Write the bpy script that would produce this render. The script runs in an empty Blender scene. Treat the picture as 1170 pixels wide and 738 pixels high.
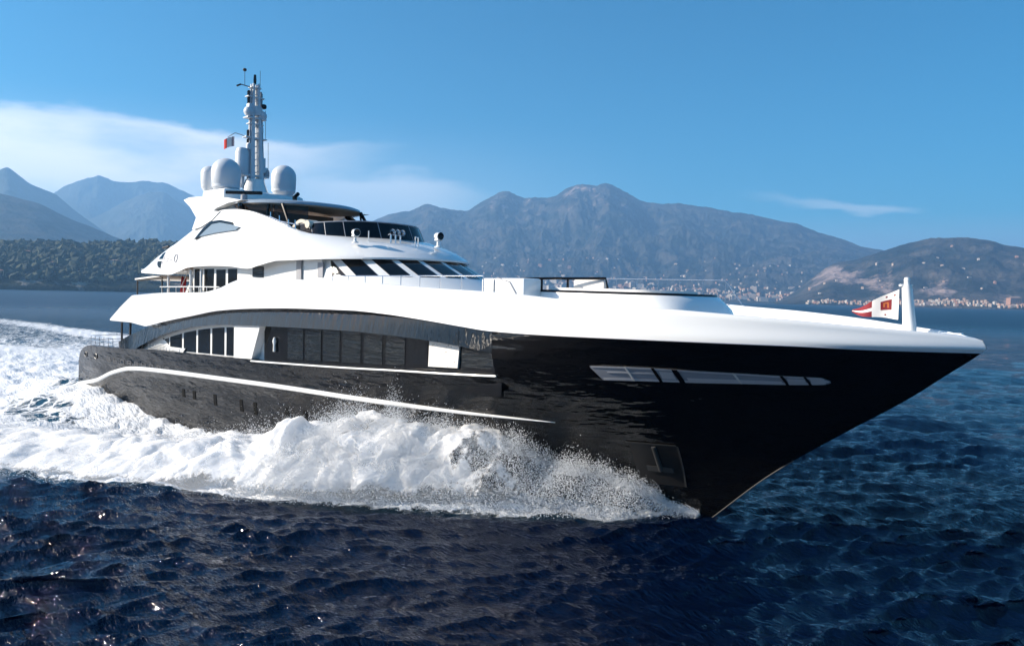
import bpy, bmesh, math, random
import numpy as np
from mathutils import Vector, Matrix

R = math.radians
SC = bpy.context.scene
COL = SC.collection
rng = np.random.default_rng(7)
random.seed(7)

# ------------------------------------------------------------------ camera
CAM = np.array([51.2233, -22.2209, 6.7245])
F0 = np.array([-0.66147, 0.74997]); R0 = np.array([0.74997, 0.66147])
cd = bpy.data.cameras.new('camera'); cam = bpy.data.objects.new('camera', cd); COL.objects.link(cam)
Rv = Vector((0.74929984, 0.66186239, 0.02208879)); Uv = Vector((-0.0387348, 0.01050519, 0.9991943)); Fv = Vector((-0.66109709, 0.74955174, -0.03350864))
m = Matrix((Rv, Uv, -Fv)).transposed().to_4x4(); m.translation = Vector(CAM)
cam.matrix_world = m
cd.sensor_width = 36; cd.lens = 36 * 900 / 1170; cd.clip_start = 0.5; cd.clip_end = 90000
SC.camera = cam

# ------------------------------------------------------------------ light
SUN_EL = R(25)
SUN_XY = np.array([-0.715, -0.699]); SUN_XY = SUN_XY / np.linalg.norm(SUN_XY)
sunv = Vector((SUN_XY[0] * math.cos(SUN_EL), SUN_XY[1] * math.cos(SUN_EL), math.sin(SUN_EL)))
sd = bpy.data.lights.new('sun', 'SUN'); sd.energy = 5.0; sd.angle = R(0.53); sd.color = (1.0, 0.89, 0.75)
sun = bpy.data.objects.new('sun', sd); COL.objects.link(sun)
sun.rotation_euler = (-sunv).to_track_quat('-Z', 'Y').to_euler(); sun.location = (0, 0, 60)

W = bpy.data.worlds.new('World'); SC.world = W; W.use_nodes = True
nt = W.node_tree; nt.nodes.clear()
def wn(t, **k):
    n = nt.nodes.new(t)
    for a, b in k.items(): setattr(n, a, b)
    return n
wo = wn('ShaderNodeOutputWorld'); bg = wn('ShaderNodeBackground'); bg.inputs['Strength'].default_value = 0.064
sky = wn('ShaderNodeTexSky', sky_type='NISHITA', sun_disc=False)
sky.sun_elevation = SUN_EL; sky.sun_rotation = math.atan2(SUN_XY[0], SUN_XY[1]) % (2 * math.pi)
sky.air_density = 1.0; sky.dust_density = 0.9; sky.ozone_density = 2.2; sky.altitude = 0
def wmath(op, a, b=None, c=None, clamp=False):
    n = wn('ShaderNodeMath', operation=op, use_clamp=clamp)
    for i, v in enumerate((a, b, c)):
        if v is None: continue
        if isinstance(v, (int, float)): n.inputs[i].default_value = v
        else: nt.links.new(v, n.inputs[i])
    return n.outputs[0]
tc = wn('ShaderNodeTexCoord'); sep = wn('ShaderNodeSeparateXYZ'); nt.links.new(tc.outputs['Generated'], sep.inputs[0])
X, Y, Z = sep.outputs
hl = wmath('SQRT', wmath('ADD', wmath('MULTIPLY', X, X), wmath('MULTIPLY', Y, Y)))
el = wmath('DIVIDE', Z, wmath('MAXIMUM', hl, 0.001))                        # tangent of elevation
azs = wmath('DIVIDE', wmath('ADD', wmath('MULTIPLY', X, float(R0[0])), wmath('MULTIPLY', Y, float(R0[1]))), wmath('MAXIMUM', hl, .001))
azc = wmath('DIVIDE', wmath('ADD', wmath('MULTIPLY', X, float(F0[0])), wmath('MULTIPLY', Y, float(F0[1]))), wmath('MAXIMUM', hl, .001))
az = wmath('MULTIPLY', wmath('ARCTAN2', azs, azc), 180 / math.pi)
def sstep(v, a, b):
    n = wn('ShaderNodeMapRange', interpolation_type='SMOOTHSTEP'); nt.links.new(v, n.inputs[0])
    n.inputs[1].default_value = a; n.inputs[2].default_value = b; return n.outputs[0]
cv = wn('ShaderNodeCombineXYZ'); nt.links.new(wmath('MULTIPLY', az, 0.055), cv.inputs[0]); nt.links.new(wmath('MULTIPLY', el, 10), cv.inputs[1])
nz = wn('ShaderNodeTexNoise'); nz.inputs['Scale'].default_value = 1.3; nz.inputs['Detail'].default_value = 7; nz.inputs['Roughness'].default_value = .55; nt.links.new(cv.outputs[0], nz.inputs['Vector'])
nf = nz.outputs[0]
elw = wmath('ADD', el, wmath('MULTIPLY', wmath('SUBTRACT', nf, .5), .11))
bank = wmath('MULTIPLY', sstep(elw, .200, .180), sstep(az, -4, -24))        # pale bank of cloud low over the mountains on the left
bank = wmath('MULTIPLY', bank, wmath('ADD', .35, wmath('MULTIPLY', sstep(nf, .28, .66), .65)))
bank2 = wmath('MULTIPLY', wmath('MULTIPLY', sstep(elw, .162, .125), wmath('MULTIPLY', sstep(az, 2, -8), sstep(az, -24, -12))), .55)
wisp = wmath('MULTIPLY', wmath('MULTIPLY', sstep(elw, .103, .112), sstep(elw, .124, .114)), wmath('MULTIPLY', sstep(az, 15, 24), sstep(az, 28, 25)))
wisp = wmath('MULTIPLY', wisp, .38)
low = wmath('MULTIPLY', wmath('MULTIPLY', sstep(el, .23, .05), sstep(az, 14, -26)), .50)      # pale air low over the coast towards the sun
cl = wmath('ADD', wmath('MAXIMUM', wmath('MAXIMUM', bank, bank2), low), wisp, clamp=True)
hs = wn('ShaderNodeHueSaturation'); hs.inputs['Saturation'].default_value = 2.7; hs.inputs['Hue'].default_value = .492; nt.links.new(sky.outputs[0], hs.inputs['Color'])
mx = wn('ShaderNodeMix', data_type='RGBA'); nt.links.new(wmath('MULTIPLY', cl, .92), mx.inputs[0]); nt.links.new(hs.outputs[0], mx.inputs[6]); mx.inputs[7].default_value = (13.2, 12.2, 11.3, 1)
nt.links.new(mx.outputs[2], bg.inputs['Color']); nt.links.new(bg.outputs[0], wo.inputs['Surface'])

vs = SC.view_settings; vs.view_transform = 'Standard'; vs.look = 'None'; vs.gamma = 1; vs.use_curve_mapping = False; vs.exposure = 1.05
SC.render.engine = 'CYCLES'
cy = SC.cycles; cy.use_denoising = True; cy.max_bounces = 8; cy.transparent_max_bounces = 24; cy.volume_bounces = 1; cy.glossy_bounces = 4; cy.diffuse_bounces = 3; cy.sample_clamp_indirect = 6

# ------------------------------------------------------------------ helpers
def pchip(pts):
    X = np.array([p[0] for p in pts], float); Y = np.array([p[1] for p in pts], float)
    h = np.diff(X); d = np.diff(Y) / h; mm = np.zeros_like(X); mm[0] = d[0]; mm[-1] = d[-1]
    for i in range(1, len(X) - 1):
        if d[i-1] * d[i] > 0:
            w1 = 2*h[i] + h[i-1]; w2 = h[i] + 2*h[i-1]; mm[i] = (w1 + w2) / (w1/d[i-1] + w2/d[i])
    def f(x):
        x = np.clip(np.asarray(x, float), X[0], X[-1]); k = np.clip(np.searchsorted(X, x) - 1, 0, len(X) - 2)
        t = (x - X[k]) / h[k]
        return Y[k]*(1+2*t)*(1-t)**2 + h[k]*mm[k]*t*(1-t)**2 + Y[k+1]*t*t*(3-2*t) + h[k]*mm[k+1]*t*t*(t-1)
    return f
def lin(pts):
    xs = [p[0] for p in pts]; ys = [p[1] for p in pts]
    return lambda x: np.interp(x, xs, ys)

def mat(name, col, rough=.5, metal=0., **k):
    M = bpy.data.materials.new(name); M.use_nodes = True
    b = M.node_tree.nodes['Principled BSDF']
    b.inputs['Base Color'].default_value = (*col, 1); b.inputs['Roughness'].default_value = rough; b.inputs['Metallic'].default_value = metal
    for a, v in k.items(): b.inputs[a.replace('_', ' ')].default_value = v
    return M
class NG:
    """short-hand for adding nodes to a material"""
    def __init__(s, M): s.t = M.node_tree; s.b = s.t.nodes['Principled BSDF']; s.out = s.t.nodes['Material Output']
    def n(s, t, **k):
        o = s.t.nodes.new(t)
        for a, b in k.items(): setattr(o, a, b)
        return o
    def l(s, a, b): s.t.links.new(a, b)
    def noise(s, scale, detail=4, rough=.5, vec=None, typ=None):
        o = s.n('ShaderNodeTexNoise'); o.inputs['Scale'].default_value = scale; o.inputs['Detail'].default_value = detail; o.inputs['Roughness'].default_value = rough
        if typ: o.noise_type = typ; o.normalize = True
        if vec is not None: s.l(vec, o.inputs['Vector'])
        return o.outputs[0]
    def pos(s, scale=(1, 1, 1)):
        g = s.n('ShaderNodeTexCoord'); mp = s.n('ShaderNodeMapping'); mp.inputs['Scale'].default_value = scale; s.l(g.outputs['Object'], mp.inputs[0]); return mp.outputs[0]
    def math(s, op, a, b=None, clamp=False):
        o = s.n('ShaderNodeMath', operation=op, use_clamp=clamp)
        for i, v in enumerate((a, b)):
            if v is None: continue
            if isinstance(v, (int, float)): o.inputs[i].default_value = v
            else: s.l(v, o.inputs[i])
        return o.outputs[0]
    def step(s, v, a, b, c=0., d=1.):
        o = s.n('ShaderNodeMapRange', interpolation_type='SMOOTHSTEP'); s.l(v, o.inputs[0])
        for i, q in enumerate((a, b, c, d)): o.inputs[i+1].default_value = q
        return o.outputs[0]
    def mixc(s, f, a, b):
        o = s.n('ShaderNodeMix', data_type='RGBA')
        for i, v in ((0, f), (6, a), (7, b)):
            if isinstance(v, tuple): o.inputs[i].default_value = (*v, 1) if len(v) == 3 else v
            elif isinstance(v, (int, float)): o.inputs[i].default_value = v
            else: s.l(v, o.inputs[i])
        return o.outputs[2]
    def bump(s, h, strength=.3, dist=.05):
        o = s.n('ShaderNodeBump'); o.inputs['Strength'].default_value = strength; o.inputs['Distance'].default_value = dist
        s.l(h, o.inputs['Height']); s.l(o.outputs[0], s.b.inputs['Normal'])
    def attr(s, name):
        o = s.n('ShaderNodeAttribute'); o.attribute_name = name; return o.outputs['Fac']

class MB:
    def __init__(s): s.v = []; s.f = []; s.m = []; s.cur = 0
    def add(s, vs, fs):
        o = len(s.v); s.v += [tuple(map(float, v)) for v in vs]
        for f in fs: s.f.append([o + i for i in f]); s.m.append(s.cur)
        return s
    def grid(s, P, closed_u=False, closed_v=False):
        P = np.asarray(P, float); a, b = P.shape[:2]; fs = []
        for i in range(a if closed_u else a - 1):
            for j in range(b if closed_v else b - 1):
                i2 = (i + 1) % a; j2 = (j + 1) % b
                fs.append((i*b + j, i2*b + j, i2*b + j2, i*b + j2))
        return s.add(P.reshape(-1, 3), fs)
    def shell(s, A, B):
        """closed solid between two grids of the same shape"""
        A = np.asarray(A, float); B = np.asarray(B, float); a, b = A.shape[:2]
        s.grid(A); s.grid(B[::-1])
        for X, Y in ((A[0], B[0]), (B[-1], A[-1])): s.grid(np.stack([Y, X]))
        for X, Y in ((A[:, 0], B[:, 0]), (B[:, -1], A[:, -1])): s.grid(np.stack([X, Y]))
        return s
    def tube(s, pts, r, n=8, cap=True):
        pts = np.asarray(pts, float); k = len(pts)
        rr = np.full(k, r) if np.isscalar(r) else np.asarray(r, float)
        T = np.gradient(pts, axis=0); T /= np.linalg.norm(T, axis=1)[:, None] + 1e-9
        ref = np.array([0, 0, 1.]) if abs(T[0, 2]) < .9 else np.array([1., 0, 0])
        ring = []
        for i in range(k):
            u = np.cross(ref, T[i]); u /= np.linalg.norm(u) + 1e-9; w = np.cross(T[i], u)
            a = np.linspace(0, 2*np.pi, n, endpoint=False)
            ring.append(pts[i] + rr[i] * (np.cos(a)[:, None]*u + np.sin(a)[:, None]*w))
        s.grid(np.array(ring), closed_v=True)
        if cap:
            s.add(ring[0], [list(range(n))[::-1]]); s.add(ring[-1], [list(range(n))])
        return s
    def box(s, c, size, rot=0., bev=0., tilt=0.):
        c = np.asarray(c, float); hx, hy, hz = np.asarray(size, float) / 2
        bm = bmesh.new(); bmesh.ops.create_cube(bm, size=1)
        for v in bm.verts: v.co = Vector((v.co.x*2*hx, v.co.y*2*hy, v.co.z*2*hz))
        if bev: bmesh.ops.bevel(bm, geom=bm.edges[:], offset=bev, segments=2, affect='EDGES', profile=.5)
        M = Matrix.Translation(Vector(c)) @ Matrix.Rotation(rot, 4, 'Z') @ Matrix.Rotation(tilt, 4, 'Y')
        bm.transform(M); bm.verts.index_update()
        s.add([v.co[:] for v in bm.verts], [[v.index for v in f.verts] for f in bm.faces]); bm.free()
        return s
    def lathe(s, prof, c=(0, 0, 0), n=20, axis=(0, 0, 1)):
        a = np.linspace(0, 2*np.pi, n, endpoint=False); c = np.asarray(c, float)
        ax = np.asarray(axis, float); ax /= np.linalg.norm(ax)
        ref = np.array([1., 0, 0]) if abs(ax[0]) < .9 else np.array([0, 1., 0])
        u = np.cross(ax, ref); u /= np.linalg.norm(u); w = np.cross(ax, u)
        P = np.array([[c + ax*z + max(r, 1e-4)*(math.cos(t)*u + math.sin(t)*w) for t in a] for r, z in prof])
        return s.grid(P, closed_v=True)
    def prism(s, poly, d):
        """polygon (3d points) extruded by vector d"""
        P = np.asarray(poly, float); n = len(P); Q = P + np.asarray(d, float)
        return s.add(np.vstack([P, Q]), [list(range(n))[::-1], list(range(n, 2*n))] + [(i, (i+1) % n, n + (i+1) % n, n + i) for i in range(n)])
    def build(s, name, mats, parent=None, smooth=35, label=None):
        me = bpy.data.meshes.new(name); me.from_pydata(s.v, [], s.f); me.update()
        mats = mats if isinstance(mats, (list, tuple)) else [mats]
        for q in mats: me.materials.append(q)
        if len(mats) > 1: me.polygons.foreach_set('material_index', s.m)
        bm = bmesh.new(); bm.from_mesh(me); bmesh.ops.remove_doubles(bm, verts=bm.verts, dist=1e-4); bmesh.ops.recalc_face_normals(bm, faces=bm.faces); bm.to_mesh(me); bm.free()
        if smooth:
            me.shade_smooth(); me.set_sharp_from_angle(angle=R(smooth))
        o = bpy.data.objects.new(name, me); COL.objects.link(o)
        if parent: o.parent = parent
        if label: o['label'] = label
        return o
def tag(o, label=None, cat=None, group=None, kind=None):
    for k, v in (('label', label), ('category', cat), ('group', group), ('kind', kind)):
        if v: o[k] = v
    return o
def empty(name, loc=(0, 0, 0)):
    o = bpy.data.objects.new(name, None); o.location = loc; o.empty_display_size = .5; COL.objects.link(o); return o
def rawmesh(name, V, F, material, attrs=None, smooth=True):
    me = bpy.data.meshes.new(name); V = np.asarray(V, np.float32); F = np.asarray(F, np.int32); k = F.shape[1]
    me.vertices.add(len(V)); me.vertices.foreach_set('co', V.ravel())
    me.loops.add(F.size); me.loops.foreach_set('vertex_index', F.ravel())
    me.polygons.add(len(F)); me.polygons.foreach_set('loop_start', np.arange(0, F.size, k, dtype=np.int32))
    me.polygons.foreach_set('use_smooth', np.full(len(F), smooth))
    me.update(calc_edges=True); me.validate()
    for n_, a in (attrs or {}).items():
        at = me.attributes.new(n_, 'FLOAT', 'POINT'); at.data.foreach_set('value', np.asarray(a, np.float32).ravel())
    me.materials.append(material)
    o = bpy.data.objects.new(name, me); COL.objects.link(o); return o
def gridfaces(a, b, closed=False):
    i, j = np.meshgrid(np.arange(a - 1), np.arange(b if closed else b - 1), indexing='ij'); j2 = (j + 1) % b
    return np.stack([i*b + j, (i+1)*b + j, (i+1)*b + j2, i*b + j2], -1).reshape(-1, 4)

_perm = rng.permutation(256); _perm = np.concatenate([_perm, _perm, _perm])
_g3 = rng.normal(size=(256, 3)); _g3 /= np.linalg.norm(_g3, axis=1)[:, None]
def perlin(p):
    p = np.asarray(p, float); i = np.floor(p).astype(int); f = p - i; i &= 255
    u = f*f*f*(f*(f*6 - 15) + 10); out = 0
    for dx in (0, 1):
        for dy in (0, 1):
            for dz in (0, 1):
                h = _perm[_perm[_perm[i[..., 0] + dx] + i[..., 1] + dy] + i[..., 2] + dz]
                g = _g3[h]; w = (u[..., 0] if dx else 1 - u[..., 0])*(u[..., 1] if dy else 1 - u[..., 1])*(u[..., 2] if dz else 1 - u[..., 2])
                out = out + w*((f - np.array([dx, dy, dz]))*g).sum(-1)
    return out * 1.5
def fbm(p, o=5, gain=.5, kind=0):
    p = np.asarray(p, float); s = 0; a = 1; t = 0
    for k in range(o):
        n_ = perlin(p * 2.03**k + 17.3*k)
        if kind == 1: n_ = 1 - 2*np.abs(n_)      # ridged
        if kind == 2: n_ = 2*np.abs(n_) - .5     # billow
        s = s + a*n_; t += a; a *= gain
    return s / t

# ------------------------------------------------------------------ materials
M = {}
M['white'] = mat('white_paint', (.82, .82, .80), .22, Coat_Weight=.5, Coat_Roughness=.05)
g = NG(M['white']); g.bump(g.noise(.35, 2), .06, .3)
M['hull'] = mat('black_gloss_paint', (.003, .003, .0034), .03, Specular_IOR_Level=.42)
g = NG(M['hull']); mp_ = g.n('ShaderNodeMapping'); mp_.inputs['Rotation'].default_value = (0, R(24), 0); mp_.inputs['Scale'].default_value = (.38, 1, 1.7); g.l(g.n('ShaderNodeTexCoord').outputs['Object'], mp_.inputs[0])
g.bump(g.math('ADD', g.noise(.8, 3, .5, mp_.outputs[0]), g.math('MULTIPLY', g.noise(2.6, 2, .5, mp_.outputs[0]), .3)), .62, .22)
M['band'] = mat('slate_gloss_paint', (.004, .006, .009), .05, Specular_IOR_Level=.6)
g = NG(M['band']); mp_ = g.n('ShaderNodeMapping'); mp_.inputs['Rotation'].default_value = (0, R(-38), 0); mp_.inputs['Scale'].default_value = (3.2, 1, .55); g.l(g.n('ShaderNodeTexCoord').outputs['Object'], mp_.inputs[0])
g.bump(g.noise(1.3, 3, .55, mp_.outputs[0]), .34, .14)
M['glass'] = mat('dark_tinted_glass', (.004, .005, .007), .03, Specular_IOR_Level=.35)
g = NG(M['glass']); g.bump(g.noise(.9, 1), .05, .2)
M['bluegl'] = mat('blue_grey_glass', (.006, .009, .012), .04, Specular_IOR_Level=.35)
g = NG(M['bluegl']); g.bump(g.noise(1.6, 3, .6, g.pos((.5, 1, 4.5))), .22, .12)
M['skygl'] = mat('sky_toned_glass', (.20, .25, .29), .08, Coat_Weight=.5)  # opaque; the sky seen through the glass is put into the colour
M['black'] = mat('black_trim', (.004, .004, .005), .10, Specular_IOR_Level=.3)
M['rubber'] = mat('dark_rubber', (.02, .021, .024), .6)
M['steel'] = mat('polished_steel', (.62, .63, .65), .2, 1.)
M['satin'] = mat('satin_silver', (.62, .62, .64), .4, .25)
M['dome'] = mat('radome_gelcoat', (.60, .64, .68), .38)  # bluish sky shade is tinted into the gelcoat colour
M['teak'] = mat('teak_deck', (.28, .17, .09), .65)
g = NG(M['teak']); w_ = g.n('ShaderNodeTexWave'); w_.inputs['Scale'].default_value = 9; w_.bands_direction = 'Y'; g.l(g.pos(), w_.inputs[0]); g.l(g.mixc(g.step(w_.outputs[1], .9, 1.), (.27, .165, .09), (.05, .04, .03)), g.b.inputs['Base Color'])
M['cream'] = mat('cream_upholstery', (.68, .62, .52), .8)
M['warm'] = mat('varnished_wood', (.30, .17, .09), .4)
M['grey'] = mat('grey_paint', (.32, .33, .36), .45)
M['red'] = mat('red_cloth', (.42, .02, .025), .8)
M['dred'] = mat('maroon_cloth', (.20, .012, .02), .8)
M['wcloth'] = mat('white_cloth', (.75, .72, .68), .85)
M['blue'] = mat('navy_cloth', (.02, .04, .10), .8)
M['orange'] = mat('rust_cloth', (.45, .12, .03), .8)
M['lettering'] = mat('silver_lettering', (.06, .06, .063), .4, .2)

# ------------------------------------------------------------------ hull form (x forward, y to port, z up, metres)
stem_x = pchip([(-1.2, 38.6), (0, 39.95), (1.69, 41.82), (3.11, 43.77), (4.31, 45.5), (4.95, 46.3), (5.6, 47.1), (5.7, 47.2), (6.1, 47.0), (7.5, 46.9)])
rail_z = pchip([(-1, .75), (0, .9), (3.69, 1.43), (6.16, 2.06), (8.49, 2.46), (10.6, 2.58), (17.8, 2.74), (24.6, 2.84), (29.8, 2.86), (36.2, 2.84), (48, 2.84)])
def half_beam(x, z):
    x = np.asarray(x, float); z = np.asarray(z, float)
    t = np.clip(z/5.65, -.2, 1); tt = np.sign(t)*np.abs(t)**1.15
    L = 22 - 11*tt; n = 1.8 + .6*tt; Bm = 4.05 + .55*tt
    s = np.clip((stem_x(z) - x)/L, 0, 1); b = Bm*(1 - (1 - s)**n)
    b = b*(1 - .09*np.clip((6 - x)/6, 0, 1)**2)
    k = np.clip((rail_z(x) - z)/.5, 0, 1)*np.clip((38 - x)/6, 0, 1); b = b - .16*k*k*(3 - 2*k)
    up = np.clip(z - 5.65, 0, 2)
    b = b + np.where(z > 5.65, .10*up - .18*up*up, 0)*np.clip(s*4, 0, 1)
    return np.maximum(b, 0.)
knuckle = pchip([(7.15, 3.80), (8.48, 4.28), (10.3, 4.73), (11.75, 4.97), (13.7, 5.25), (15.9, 5.53), (18.3, 5.83), (21.2, 6.0), (24.5, 6.09), (27.8, 6.11), (29.8, 6.04), (31.2, 5.95), (32.5, 5.85), (33.7, 5.75), (34.8, 5.67), (36.5, 5.65), (41, 5.67), (43.4, 5.66), (45.1, 5.62), (47.3, 5.60)])
arch_under = pchip([(9.2, 3.54), (9.9, 3.75), (11.5, 4.21), (12.65, 4.48), (14.9, 4.87), (16.4, 5.04), (18.2, 5.17), (21.2, 5.25), (24.7, 5.31), (27.8, 5.33), (29.8, 5.29), (31.1, 5.25), (32.4, 5.18), (33.6, 5.09), (34.8, 4.98)])
sill = pchip([(0.0, 2.15), (.35, 2.75), (.8, 3.05), (1.6, 3.27), (3, 3.38), (6, 3.45), (9.2, 3.54), (9.5, 3.59), (13.7, 3.68), (17.2, 3.74), (20.9, 3.81), (24.2, 3.91), (27.6, 4.03), (30.1, 4.14), (32.3, 4.22), (34.8, 4.32)])
white_top = pchip([(9.3, 6.32), (13.1, 6.50), (16.5, 6.56), (18.05, 6.78), (18.8, 7.01), (19.65, 7.19), (21.4, 7.24), (24, 7.17), (27.5, 7.09), (30, 6.99), (32.3, 6.89), (35, 6.79), (37.4, 6.63), (39.1, 6.51), (41, 6.41), (42.2, 6.33), (43.4, 6.24), (44.4, 6.15), (45.7, 6.04), (46.4, 5.99), (46.9, 5.90)])

yacht = tag(empty('motor_yacht'), 'large motor yacht with black hull and white superstructure ploughing through a wave', 'yacht')
XE = 34.8
def hull_pts(x, z, s, off=0.): return np.stack([x, s*np.maximum(half_beam(x, z) - off, 0), z], -1)
mb = MB()
for s in (-1, 1):
    # aft body up to the sill
    xs = np.concatenate([np.linspace(0, 3, 16)[:-1], np.arange(3, XE, .3), [XE]]); v = np.linspace(0, 1, 26)
    x = np.repeat(xs[:, None], 26, 1); z = -1.2 + (sill(xs)[:, None] + 1.2)*v[None]
    # the transom leans forward as it rises
    lean = np.interp(z, [0, 1.05, 2.9, 3.4], [-.35, -.2, .35, 1.2]); x = np.where(x < 3, lean + x*(3 - lean)/3, x)
    mb.grid(hull_pts(x, z, s))
    # bow body
    w = np.linspace(0, 1, 70)**.85
    zz = np.concatenate([-1.2 + (sill(XE) + 1.2)*v, np.linspace(float(sill(XE)), float(arch_under(XE)), 6)[1:], np.linspace(float(arch_under(XE)), float(knuckle(XE)), 7)[1:]])
    frac = zz/float(knuckle(XE))
    z = np.repeat(zz[None], len(w), 0).copy()
    for it in range(4):
        x = XE + (stem_x(z) - XE)*w[:, None]; kk = knuckle(x); z = np.where(zz[None] > 0, frac[None]*kk, zz[None])
    mb.grid(hull_pts(x, z, s, np.interp(x, [XE, 35.6, 37.6], [.14, .11, 0])*np.maximum(z - float(arch_under(XE)), 0)))
    # sweeping arch between the saloon windows and the white bulwark, thick enough to show its under side
    xs2 = np.concatenate([np.linspace(7.15, 9.2, 9)[:-1], np.arange(9.2, XE, .3), [XE]]); vv = np.linspace(0, 1, 7)
    z0 = np.where(xs2 < 9.2, sill(xs2) - .0, arch_under(xs2)); z1 = np.maximum(knuckle(xs2), z0 + .02)
    x = np.repeat(xs2[:, None], 7, 1); z = z0[:, None] + (z1 - z0)[:, None]*vv[None]
    mb.cur = 1
    lean_ = np.interp(xs2, [7.15, 9, 27.5, 30, 32, XE], [.05, .33, .33, .26, .20, .14])[:, None]*(z - z[:, :1])     # the arch lies back as it rises
    A = hull_pts(x, z, s, lean_); B = hull_pts(x, z, s, .28 + lean_); mb.grid(A)
    mb.grid(np.stack([A[:, 0], B[:, 0]])); mb.grid(B); mb.grid(np.stack([A[:, -1], B[:, -1]])); mb.grid(np.stack([A[0], B[0]]))
    mb.cur = 0
    # sill ledge going inboard
    x = np.repeat(xs[:, None], 2, 1); z = np.repeat(sill(xs)[:, None], 2, 1)
    e = hull_pts(x, z, s); e[:, 1, 1] = s*np.maximum(np.abs(e[:, 1, 1]) - .32, 0); e[:15, :, 0] = np.maximum(e[:15, :, 0], .9*np.ones_like(e[:15, :, 0]))
    mb.grid(e[15:])
# transom
zt = np.linspace(-1.2, 2.3, 26); lean = np.interp(zt, [0, 1.05, 2.9, 3.4], [-.35, -.2, .35, 1.2])
yy = np.linspace(-1, 1, 15)
T = np.stack([np.repeat(lean[:, None], 15, 1), half_beam(lean, zt)[:, None]*yy[None], np.repeat(zt[:, None], 15, 1)], -1); mb.grid(T)
hull = mb.build('hull', [M['hull'], M['band']], yacht, 40)

mb = MB()
xs = np.concatenate([np.linspace(-.1, 8, 30), np.linspace(8.3, 36.1, 90)]); off = np.interp(xs, [0, 33, 36.1], [.05, .05, -.02])
for s in (-1, 1):
    zz = rail_z(xs); mb.tube(np.stack([xs, s*(half_beam(xs, zz) + off), zz], -1), np.interp(xs, [-1, 0, 3, 30, 36.1], [.08, .10, .125, .09, .02]), 10)
mb.build('rub_rail', M['white'], hull)
mb = MB()
xs = np.linspace(20.7, XE, 60)
MB().tube(np.stack([xs, -(half_beam(xs, sill(xs)) + .01), sill(xs) - .07], -1), .034, 8).build('sill_moulding', M['white'], hull)
mb.tube(np.stack([xs, (half_beam(xs, sill(xs)) + .01), sill(xs) - .07], -1), .034, 8)
mb.build('sill_moulding', M['white'], hull)
def hull_patch(mb, x0, x1, z0, z1, n=8, off=.02, k=3, s=-1, slant=0.):
    x = np.linspace(x0, x1, n)[:, None] + np.zeros((1, k)); t = np.linspace(0, 1, k)[None]
    zz0 = np.broadcast_to(np.asarray(z0(x[:, 0]) if callable(z0) else z0), (n,))[:, None]; zz1 = np.broadcast_to(np.asarray(z1(x[:, 0]) if callable(z1) else z1), (n,))[:, None]
    z = zz0 + (zz1 - zz0)*t; x = x + slant*(t - .5)
    A = np.stack([x, s*(half_beam(x, z) + off), z], -1); B = np.stack([x, s*(half_beam(x, z) - .06), z], -1)
    mb.shell(A, B); return mb
for px, a, b in ((13.9, 1.47, 1.86), (14.98, 1.46, 1.88), (16.97, 1.39, 1.90), (19.3, 1.37, 1.90), (20.46, 1.35, 1.90), (22.95, 1.42, 1.95), (24.2, 1.42, 1.96)):
    hull_patch(MB(), px - .13, px + .13, a, b, 3).build('porthole', mat('porthole_black', (.001, .001, .001), .6, Specular_IOR_Level=.1) if 'porthole_black' not in bpy.data.materials else bpy.data.materials['porthole_black'], hull)
# long window strip in the bow
wt = lin([(38.15, 4.81), (38.83, 4.84), (39.79, 4.86), (41.1, 4.84), (42.1, 4.83), (42.9, 4.81), (43.8, 4.80), (43.96, 4.72)]); wb = lin([(38.15, 4.76), (38.37, 4.40), (39.6, 4.45), (41, 4.49), (42, 4.53), (42.8, 4.55), (43.8, 4.60), (43.96, 4.66)])
mb = MB(); xs = np.unique(np.concatenate([np.linspace(38.15, 43.96, 70), [38.37, 43.8]])); t = np.linspace(0, 1, 4)[None]
x = np.repeat(xs[:, None], 4, 1); z = wb(xs)[:, None] + (wt(xs) - wb(xs))[:, None]*t
mb.shell(np.stack([x, -(half_beam(x, z) + .015), z], -1), np.stack([x, -(half_beam(x, z) - .05), z], -1))
bw = mb.build('bow_window', mat('pale_window_glass', (.30, .32, .36), .12), hull)
def strip(zf, x0, x1, th, n=30, off=.03):
    mb = MB(); hull_patch(mb, x0, x1, lambda q: zf(q) - th/2, lambda q: zf(q) + th/2, n, off, 2); return mb
mb = strip(lambda q: wb(q) + .03, 38.4, 43.85, .06); hull_patch(mb, 38.2, 43.85, lambda q: wt(q) - .05, wt, 40, .03, 2); hull_patch(mb, 38.6, 39.9, lambda q: (wb(q)+wt(q))/2 + .01, lambda q: (wb(q)+wt(q))/2 + .045, 12, .03, 2); hull_patch(mb, 40.7, 42.9, lambda q: wb(q) + .05, lambda q: wb(q)*.62 + wt(q)*.38, 20, .028, 2)
mb.build('window_frame', M['satin'], bw)
for a, b in ((39.2, .05), (41.9, .05)): hull_patch(MB(), a, a + b, lambda q: wb(q), lambda q: wt(q), 2, .04, 3, slant=-.08).build('window_bar', M['wcloth'], bw)
for a, b in ((39.92, 40.0), (40.44, 40.58), (42.95, 43.02), (43.46, 43.52)): hull_patch(MB(), a, b, lambda q: wb(q), lambda q: wt(q), 3, .045, 3, slant=-.06).build('window_divider', M['black'], bw)
for a, b, e in ((40.06, 40.40, .09), (43.05, 43.43, .07), (43.55, 43.93, .03)): hull_patch(MB(), a, b, lambda q: wb(q) + e, lambda q: wt(q) - e, 3, .034, 3).build('window_panel', M['satin'], bw)
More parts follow.
